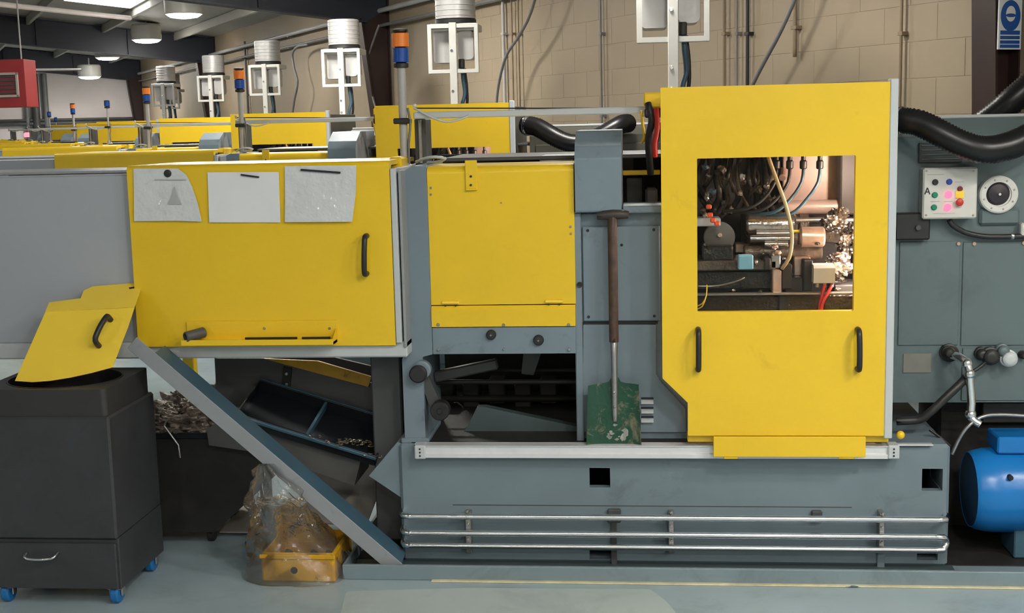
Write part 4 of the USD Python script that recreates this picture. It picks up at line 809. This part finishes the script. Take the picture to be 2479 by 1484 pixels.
# ------------------------------------------------------------------ long folded channel leaning from the feeder to the floor
a0, b0 = P(334, 842, 4.62), P(966, 1381, 4.715)
d = (b0 - a0) / np.linalg.norm(b0 - a0); w_ = np.cross(d, (0, 1, 0)); w_ = w_ if w_[2] > 0 else -w_; w_ /= np.linalg.norm(w_); yv = np.cross(w_, d); yv = yv if yv[1] > 0 else -yv
Ln = np.linalg.norm(b0 - a0) + .03; cc = (a0 + b0) / 2 - d * .015
CH = thing('folded_channel', 'long grey sheet-metal channel leaning diagonally from the bin to the floor', 'metal channel', b0 * [1, 1, 0])
obj('web', obox(cc, d, yv, w_, Ln / 2, .002, .029, .001), 'sheet_grey', CH, label='light grey front web')
obj('top_flange', obox(cc + w_ * .028 + yv * .060 + d * .04, d, yv, w_, Ln / 2 - .05, .060, .0018, .001), 'sheet_blue', CH, label='dark blue-grey top flange')
obj('lower_flange', obox(cc - w_ * .028 + yv * .035, d, yv, w_, Ln / 2 - .02, .035, .0018, .001), 'sheet_grey', CH)

# ------------------------------------------------------------------ yellow crate under a clear plastic bag
c0, c1 = PZ(634, 1410, 0), PZ(812, 1412, 0)
cx0, cx1 = c0[0], c1[0]; cy0 = (c0[1] + c1[1]) / 2; ch = .118; cd = .30
CR_ = thing('yellow_crate', 'battered yellow crate on the floor inside the clear plastic bag', 'crate', ((cx0 + cx1) / 2, cy0 + cd / 2, 0))
cr = man(bx(cx0, cx1, cy0, cy0 + cd, .001, ch, .008)) - mbox(cx0 + .012, cx1 - .012, cy0 + .012, cy0 + cd - .012, .02, ch + .1)
obj('body', cr, 'crate_yellow', CR_, 30)
obj('front_lip', bx(cx0 - .004, cx1 + .004, cy0 - .008, cy0 + .004, ch - .022, ch - .004, .003), 'crate_yellow', CR_)
k = ((cx0 + cx1) / 2 - .015, cy0 - .001, .05); obj('latch_hole', cyl(k, (k[0], k[1] + .004, k[2]), .014, 16), 'black', CR_)
for n in range(6):
    x, y = cx0 + .04 + .035 * n, cy0 + .06 + .16 * rng.random()
    obj('scrap_part', cyl((x, y, .02), (x + .02, y + .03, .05 + .03 * rng.random()), .016, 12), rng.choice(['dark_steel', 'oil_and_shade_black', 'trough_grey']), CR_)
# the bag: a slumped tent of film around the crate
def bag():
    nt, nz = 56, 26; V = []
    lx0, lx1, ly0, ly1 = cx0 - .075, cx1 + .035, cy0 - .045, cy0 + cd + .02
    for j in range(nz):
        t = j / (nz - 1); z = .006 + .46 * t
        sx = (1 - t) ** .8 * .92 + .10; ctr = np.array([(lx0 + lx1) / 2 * (1 - t) + (cx0 + .03) * t, (ly0 + ly1) / 2 * (1 - t) + (cy0 + .02) * t])
        for i in range(nt):
            a = 2 * math.pi * i / nt; c, s = math.cos(a), math.sin(a)
            p = 3.0 * (1 - t) + 1.7 * t; r = (abs(c) ** p + abs(s) ** p) ** (-1 / p)
            q = ctr + np.array([c * r * (lx1 - lx0) / 2 * sx, s * r * (ly1 - ly0) / 2 * sx])
            k = meshkit.fbm(np.array([[c * 2.2 + 7, s * 2.2 + 5, z * 9]]), 3, 4)[0] - .5
            k2 = meshkit.fbm(np.array([[c * 6 + 7, s * 6 + 5, z * 16]]), 2, 8)[0] - .5
            q = q + np.array([c, s]) * (.10 * k + .06 * k2) * min(1, t * 5 + .25)
            V.append((q[0], min(q[1], 4.66 + .30 * (1 - t) ** 2), z))
    Fc = []
    for j in range(nz - 1):
        for i in range(nt): Fc.append((j * nt + i, j * nt + (i + 1) % nt, (j + 1) * nt + (i + 1) % nt, (j + 1) * nt + i))
    Fc = np.array(Fc); Fc = np.vstack([Fc[:, [0, 1, 2]], Fc[:, [0, 2, 3]]])
    top = (nz - 1) * nt; Fc = np.vstack([Fc, [(top, top + i, top + i + 1) for i in range(1, nt - 1)]])
    return trimesh.Trimesh(np.array(V), Fc, process=False)
obj('plastic_bag', bag(), 'film', smooth=True, label='crumpled clear plastic bag over the yellow crate on the floor', category='plastic bag')

# ------------------------------------------------------------------ clutter under the feeder
TG = thing('swarf_trough', 'long dark grey trough with yellow top edge, sloping under the yellow feeder door', 'trough', P(750, 1050, 5.28) * [1, 1, 0])
tp = xz([(522, 868), (650, 868), (900, 928), (985, 960), (985, 1060), (900, 1046), (762, 990), (522, 985)], 5.28)
obj('side_plate', prism(rnd(tp, .004), 5.28, 5.30), 'trough_grey', TG)
obj('edge_strip', prism(xz([(640, 868), (770, 874), (900, 912), (892, 936), (690, 882)], 5.27), 5.265, 5.28), 'crate_yellow', TG, label='scuffed yellow top edge')
obj('joint_strap', prism(xz([(686, 888), (706, 892), (700, 960), (680, 955)], 5.27), 5.268, 5.28), 'oil_and_shade_black', TG)
for y in (905, 930): k = P(694, y, 5.265); obj('bolt', cyl(k - [0, .005, 0], k + [0, .004, 0], .007, 10), 'steel', TG)
obj('far_plate', prism(rnd(tp, .004), 5.58, 5.60), 'trough_grey', TG)
obj('floor_plate', obox(P(745, 985, 5.44) - [0, 0, .02], (.976, 0, -.22), (0, 1, 0), (.22, 0, .976), .36, .15, .004), 'trough_grey', TG)
obj('leg', bx(-1.70, -1.66, 5.40, 5.46, 0, .62, .004), 'dark_panel', TG); obj('leg', bx(-1.02, -.98, 5.40, 5.46, 0, .5, .004), 'dark_panel', TG)
# black two-bay tray with bright swarf
ta, tb_ = P(572, 1000, 4.98), P(900, 1100, 4.98); du = (tb_ - ta) / np.linalg.norm(tb_ - ta); du[1] = 0; du /= np.linalg.norm(du)
dw = np.array([0.10, .93, .30]); dw -= du * np.dot(du, dw); dw /= np.linalg.norm(dw); dn = np.cross(du, dw); dn = dn if dn[2] > 0 else -dn
TL, TD, TH = np.linalg.norm(tb_ - ta) + .02, .27, .05
TY = thing('parts_tray', 'black two-bay parts tray tilted under the feeder, holding bright brass swarf', 'tray', ta - dn * .05)
def tbx(u0, u1, v0, v1, w0, w1, b=.002): return obox(ta + du * (u0 + u1) / 2 + dw * (v0 + v1) / 2 + dn * (w0 + w1) / 2, du, dw, dn, (u1 - u0) / 2, (v1 - v0) / 2, (w1 - w0) / 2, b)
obj('base', tbx(0, TL, 0, TD, -TH, -TH + .005), 'tray_black', TY)
for nm, a_ in (('front_wall', (0, TL, -.004, .004, -TH, 0)), ('back_wall', (0, TL, TD - .004, TD + .004, -TH, .004)), ('end_wall', (-.004, .004, 0, TD, -TH, 0)), ('end_wall', (TL - .004, TL + .004, 0, TD, -TH, 0)), ('divider', (TL * .49, TL * .49 + .012, 0, TD, -TH, -.004)), ('front_lip', (-.004, TL + .004, -.016, -.004, -.014, 0)), ('back_lip', (-.004, TL + .004, TD + .004, TD + .018, -.01, .004))):
    obj(nm, tbx(*a_), 'sheet_blue' if 'lip' in nm or nm == 'divider' else 'tray_black', TY)
def chips(lab, pts, n, size, seed, name='swarf_chips', mat='swarf', sig=(.03, .02, .006)):
    r = random.Random(seed); ms = []
    for i in range(n):
        c = np.array(pts[i % len(pts)]) + [r.gauss(0, sig[0]), r.gauss(0, sig[1]), abs(r.gauss(0, sig[2]))]
        p = [c]; h = r.uniform(0, 6.28)
        for j in range(5): h += r.uniform(.5, 1.3); p.append(p[-1] + np.array([math.cos(h), math.sin(h), r.uniform(-.3, .5)]) * size * r.uniform(.4, 1))
        ms.append(tube(p, size * .22, 5, raw=True))
    return obj(name, cat(*ms), mat, label=lab, category='swarf', kind='stuff', smooth=False)
cp = [ta + du * (TL * f) + dw * (TD * g) + dn * (-TH + .012) for f, g in ((.76, .30), (.80, .35), (.85, .40), (.88, .34), (.72, .22))]
chips('bright brass swarf lying in the right bay of the black tray', cp, 60, .009, 1, sig=(.02, .012, .004))
cp = [ta + du * (TL * f) + dw * -.012 + dn * .003 for f in (.55, .66, .74, .95, 1.0)]
chips('few bright chips caught along the front lip of the black tray', cp, 14, .008, 2, sig=(.012, .003, .001))
# grey folded plate under the tray
q = [P(x, y, 5.02) for x, y in ((500, 1040), (560, 1016), (700, 1060), (872, 1118), (858, 1176), (720, 1128), (600, 1092), (506, 1078))]
PL = obj('folded_plate', prism([(p[0], p[2]) for p in q], 5.02, 5.30), 'trough_grey', label='grey folded plate lying under the black parts tray', category='metal plate')
# sheets of card on the floor
q = [PZ(x, y, .012) for x, y in ((812, 1150), (945, 1162), (880, 1262), (760, 1250))]
q0 = [P(x, y, Y) for x, y, Y in ((735, 1105, 5.45), (945, 1120, 5.45), (886, 1268, 5.05), (720, 1262, 5.05))]
nc = np.cross(q0[1] - q0[0], q0[3] - q0[0]); obj('card_sheet', sheet(q0, .006, nc), 'card', label='beige card sheet propped behind the diagonal channel', category='card')
q0 = [PZ(x, y, .02) for x, y in ((595, 1215), (690, 1200), (700, 1292), (532, 1290))]
obj('card_sheet', sheet(q0, .006, (0, 0, 1)), 'card', label='pinkish-grey card sheet on the floor beside the plastic bag', category='card')
# black cart with swarf heap behind the bin
k0, k1 = P(383, 1285, 5.05), P(560, 1285, 5.05)
SC = thing('scrap_cart', 'black scrap cart piled with metal swarf, behind the dark bin', 'cart', ((k0[0] + k1[0]) / 2, 5.25, 0))
sz1 = P(450, 1050, 5.05)[2]; sz0 = .06
cart = [(k0[0] - .25, sz1), (k0[0] - .25, sz0), (P(520, 1296, 5.05)[0], sz0), (P(645, 1175, 5.05)[0], .27), (P(645, 1085, 5.05)[0], sz1 - .03), (P(610, 1060, 5.05)[0], sz1)]
obj('tub', man(prism(rnd(cart, .01), 5.05, 5.50)) - mbox(k0[0] - .24, P(600, 1100, 5.05)[0] - .01, 5.06, 5.49, .3, sz1 + .1), 'oil_and_shade_black', SC, 30)
obj('tub_rim', bx(k0[0] - .255, P(606, 1100, 5.05)[0], 5.04, 5.055, sz1 - .02, sz1 + .004, .003), 'tray_black', SC)
for x in (k0[0] - .15, P(500, 1300, 5.05)[0]):
    for y in (5.12, 5.42): obj('wheel', cyl((x - .015, y, .03), (x + .015, y, .03), .03, 16), 'rubber', SC)
hp_ = [(P(x, 1050, 5.12)[0], Y, sz1 - .02 + h) for x, Y, h in ((390, 5.12, .05), (430, 5.15, .09), (470, 5.2, .08), (510, 5.15, .05), (545, 5.18, .03), (410, 5.3, .12), (470, 5.35, .12))]
mound = lump((P(455, 1040, 5.2)[0], 5.25, sz1 - .01), (.24, .17, .10), 5, 5, .8, 16)
obj('swarf_heap', mound, 'swarf_dark', label='heap of brownish metal swarf on the black scrap cart', category='swarf', kind='stuff', smooth=False)
chips('loose curls of swarf on top of the brownish swarf heap', hp_, 120, .02, 6, mat='swarf_dark', sig=(.03, .03, .02))
a, b, c_ = P(398, 1032, 5.03), P(432, 1078, 5.02), P(436, 1108, 5.02)
obj('bent_rod', tube([a + [0, .03, .02], a, b, c_], .0045, 8, raw=True), 'steel', label='thin bent steel rod hanging over the edge of the scrap cart', category='rod')

k = P(463, 930, 6.4); YS = thing('guard_post', 'yellow post seen under the front feeder, left of the diagonal channel', 'post', (k[0], 6.4, 0))
obj('post', bx(k[0] - .03, k[0] + .03, 6.37, 6.43, 0, .80, .004), 'yellow', YS); obj('post_foot', bx(k[0] - .07, k[0] + .07, 6.33, 6.47, 0, .012, .002), 'yellow', YS); obj('post_cap', bx(k[0] - .033, k[0] + .033, 6.367, 6.433, .80, .81, .003), 'yellow', YS)
# ------------------------------------------------------------------ blue motor at the right edge
mc_ = P(2440, 1185, 5.05); R = (P(2440, 1086, 5.05)[2] - P(2440, 1284, 5.05)[2]) / 2; mx = P(2350, 1185, 5.0)[0]
BM = thing('blue_tank', 'glossy blue cylindrical tank on the floor at the right edge', 'tank', (mx + .5, 5.05, 0))
cz = P(2440, 1185, 5.05)[2]
obj('shell', lathe([(R * .80, .012), (R * .88, .004), (R * .93, .02), (R * .985, .06), (R, .10), (R, .62), (R * .93, .70), (R * .5, .74)], (mx, 5.05, cz), (1, 0, 0), 48), 'tank_blue', BM, 40)
obj('end_disc', lathe([(R * .1, -.012), (R * .5, -.008), (R * .86, .006), (R * .86, .02)], (mx, 5.05, cz), (1, 0, 0), 40), 'tank_end_shade', BM, label='end disc darkened to stand in for shade')
q = rect(2412, 1056, 2520, 1090, 5.0); obj('top_saddle', bx(q[0], q[1] + .1, 4.98, 5.14, q[2] - .01, q[3], .006), 'tank_blue', BM)
k = P(2447, 1157, 5.05 - R * .93); obj('plug', cyl(k - [0, .004, 0], k + [0, .02, 0], .010, 14), 'black', BM)
for x in (mx + .16, mx + .52): obj('foot', bx(x, x + .05, 4.96, 5.14, .012, cz - R * .8, .005), 'sheet_blue', BM)
q = PZ(2065, 1421, 0); obj('tape_scrap', lump((q[0], q[1], .003), (.035, .010, .003), 12, 2, .5, 9), 'sheet_blue', label='crumpled scrap of blue tape on the floor below the sealant line', category='tape')

# ------------------------------------------------------------------ wall services, sign, heater
def wpipe(name, lab, px, y0, y1, r, m, t=.04, cat_='conduit', x1=None):
    s0, z0 = wall_hit(px, y0, t); s1, z1 = wall_hit(x1 if x1 else px, y1, t)
    if x1 is None: s1 = s0
    T = thing(name, lab, cat_, wl(s0, t, z1))
    obj('pipe', cyl(wl(s0, t, z0), wl(s1, t, z1), r, 12), m, T)
    for f in (.25, .6):
        z = z1 + (z0 - z1) * f; s = s1 + (s0 - s1) * f; obj('saddle', inwall(bx(s - r * 2, s + r * 2, 0, t + r * 1.05, z - .012, z + .012, .002)), m, T)
    return T
lowz = 640
wpipe('wall_conduit', 'pale grey conduit running down the wall right of the second mist filter', 1213, -150, 420, .016, 'conduit')
wpipe('wall_conduit', 'first thin brown conduit right of the pale grey conduit', 1234, -150, 420, .008, 'conduit_brown')
wpipe('wall_conduit', 'second thin brown conduit right of the pale grey conduit', 1250, -150, 420, .008, 'conduit_brown')
wpipe('wall_conduit', 'dark conduit alone on the wall midway above the cable trunking', 1451, -150, 420, .009, 'cable_grey')
wpipe('wall_conduit', 'brown conduit on the wall just left of the grey and black ones', 1753, -150, 420, .011, 'conduit_brown')
wpipe('wall_conduit', 'thin grey conduit between the brown and the black one', 1784, -150, 420, .008, 'cable_grey')
wpipe('wall_conduit', 'black conduit, thickest of the group above the tall guard', 1810, -150, 420, .012, 'black')
wpipe('wall_conduit', 'short brown conduit ending at a patch high above the tall guard', 1926, -150, 138, .014, 'conduit_brown')
wpipe('wall_conduit', 'long brown conduit down the wall above the sagging hose', 2186, -150, 420, .010, 'conduit_brown')
wpipe('wall_conduit', 'grey conduit pole left of the nearest stack light', 906, 36, 420, .026, 'conduit', .12)
wpipe('wall_conduit', 'grey conduit on the wall between the fourth and fifth mist filters', 592, 100, 420, .02, 'cable_grey')
def cable(lab, pts, r=.014, t=.25, m='cable_grey'):
    w3 = [wl(*(lambda q: (q[0], t, q[1]))(wall_hit(x, y, t))) for x, y in pts]
    obj('hanging_cable', tube(w3, r, 10, .05), m, smooth=True, label=lab, category='cable')
cable('grey cable hanging across the wall right of the second mist filter', [(1310, -60), (1285, 30), (1258, 85), (1228, 130), (1212, 180), (1203, 235), (1200, 300)])
cable('grey cable slanting down to the top of the tall guard', [(1945, -60), (1917, 15), (1885, 85), (1850, 150), (1822, 205), (1800, 260)])
cable('thin grey cable looping beside the grey conduit pole', [(918, 60), (902, 105), (892, 140), (893, 190), (905, 245), (920, 300)], .013)
cable('dark cable hanging between the third and fourth mist filters', [(745, 108), (722, 112), (708, 130), (712, 165), (720, 200), (712, 245), (706, 290)], .018)
for n, (z, r) in enumerate(((3.11, .03), (2.93, .02))):
    T = thing('eaves_pipe', ['thicker pipe running along the wall under the roof', 'thinner pipe below the one running under the roof'][n], 'pipe', wl(0, .1, z))
    obj('pipe', cyl(wl(-12, .10, z), wl(28, .10, z), r, 12), ['conduit', 'cable_grey'][n], T)
    for s in range(-10, 28, 3): obj('bracket', inwall(bx(s, s + .03, 0, .11, z - r - .01, z - r + .004, .002)), 'cable_grey', T)
# blue mandatory sign on the near column
ssig = -.002
s_, zc_ = wall_hit(2444, 60, .12)
def onsign(x, y): p = PPL(x, y, wl(-.212, 0, 0), WU); return np.dot(p - W0, WN), p[2]
a, b = onsign(2419, -14), onsign(2470, 120)
SG = thing('safety_sign', 'blue and white mandatory safety sign with round pictogram on the dark column', 'sign', wl(-.212, (a[0] + b[0]) / 2, b[1]))
t0_, t1_ = min(a[0], b[0]), max(a[0], b[0])
obj('board', inwall(bx(-.216, -.205, t0_, t1_, b[1], a[1] + .03, .001)), 'sign_white', SG)
def disc(cz__, ry, rz, m, nm, off): 
    c_ = (t0_ + t1_) / 2; e = prism_x([(c_ + ry * math.cos(q), cz__ + rz * math.sin(q)) for q in np.linspace(0, 6.2832, 37)[:-1]], -.216 - off, -.216 - off + .002)
    obj(nm, inwall(trimesh.Trimesh(e.vertices, e.faces, process=False)), m, SG)
zz_ = onsign(2444, 38)[1]; hw = (t1_ - t0_) / 2
disc(zz_, hw * .86, hw * .86 * 1.15, 'sign_blue', 'blue_roundel', .001)
disc(zz_ + hw * .12, hw * .42, hw * .5, 'sign_white', 'head_pictogram', .002); disc(zz_ + hw * .02, hw * .44, hw * .12, 'sign_blue', 'visor_pictogram', .003)
for y0, y1 in ((74, 84), (87, 95), (98, 106), (108, 116)):
    q0, q1 = onsign(2444, y0)[1], onsign(2444, y1)[1]; obj('text_band', inwall(bx(-.2172, -.2155, t0_ + .012, t1_ - .012, q1, q0, .0003)), 'sign_blue', SG)
# red unit heater far left
def HB(px, py, d): q = ray(px, py); return EYE + q * (d / np.dot(q, FH))
hc = HB(12, 202, 16); e1, e2 = RH, FH
UH = thing('unit_heater', 'red hanging unit heater with pale louvred grille at the far left', 'heater', hc - [0, 0, .3])
def hb(x0, x1, y0, y1, z0, z1, b=.004): return obox(hc + e1 * (x0 + x1) / 2 + e2 * (y0 + y1) / 2 + UP * (z0 + z1) / 2, e1, e2, UP, (x1 - x0) / 2, (y1 - y0) / 2, (z1 - z0) / 2, b)
obj('casing', hb(-.45, .25, 0, .4, -.29, .29), 'heater_red', UH)
for x0, x1, z0, z1 in ((-.36, .17, .10, .13), (-.36, .17, -.17, -.14), (-.36, -.33, -.17, .13), (.14, .17, -.17, .13)): obj('grille_frame', hb(x0, x1, -.025, .0, z0, z1, .003), 'tan_wall', UH)
for n in range(5): obj('louvre', hb(-.33, .14, -.015, -.002, -.13 + .05 * n, -.105 + .05 * n, .003), 'dark_panel', UH)
for x in (-.3, .15): obj('hanging_rod', cyl(hc + e1 * x + e2 * .2 + UP * .28, hc + e1 * x + e2 * .2 + UP * 1.2, .01, 8), 'conduit', UH)
q0, q1 = HB(-200, 172, 18.8), HB(195, 168, 22); obj('heating_pipe', cyl(q0, q1, .022, 10), 'conduit', label='pale pipe running right from the red heater', category='pipe')
q0, q1 = HB(-60, 4, 16), HB(315, 44, 19); obj('roof_conduit', cyl(q0, q1, .035, 10), 'far_white', label='pale conduit under the roof beside the bright rooflight', category='pipe')
# end wall services
def onend(x, y): p = PPL(x, y, wl(S1 - .12, 0, 0), WU); return p
for n, (x, w) in enumerate(((58, .05), (80, .10), (105, .07))):
    a, b = onend(x, 178), onend(x + 2, 430); obj('downpipe', cyl(a, [a[0], a[1], max(.0, b[2])], w, 14), ['cable_grey', 'dark_panel', 'cable_grey'][n], label=['thin grey vertical pipe on the end wall, leftmost', 'broad dark vertical duct on the end wall', 'grey vertical pipe on the end wall beside the broad dark duct'][n], category='pipe')
for y, r, lab in ((301, .05, 'dark horizontal pipe low along the white end wall'), (292, .035, 'thinner dark pipe just above the low one on the end wall')):
    a, b = onend(-60, y + 2), onend(350, y - 4); obj('end_wall_pipe', cyl(a, b * [1, 1, 0] + [0, 0, a[2]], r, 10), 'dark_panel', label=lab, category='pipe')
k = HB(67, 332, 22); obj('warning_lamp', lathe([(.05, 0), (.06, .02), (.06, .06), (.03, .08)], k, (0, 0, 1), 16), 'red_far', label='small glowing red lamp far off at the left', category='lamp')
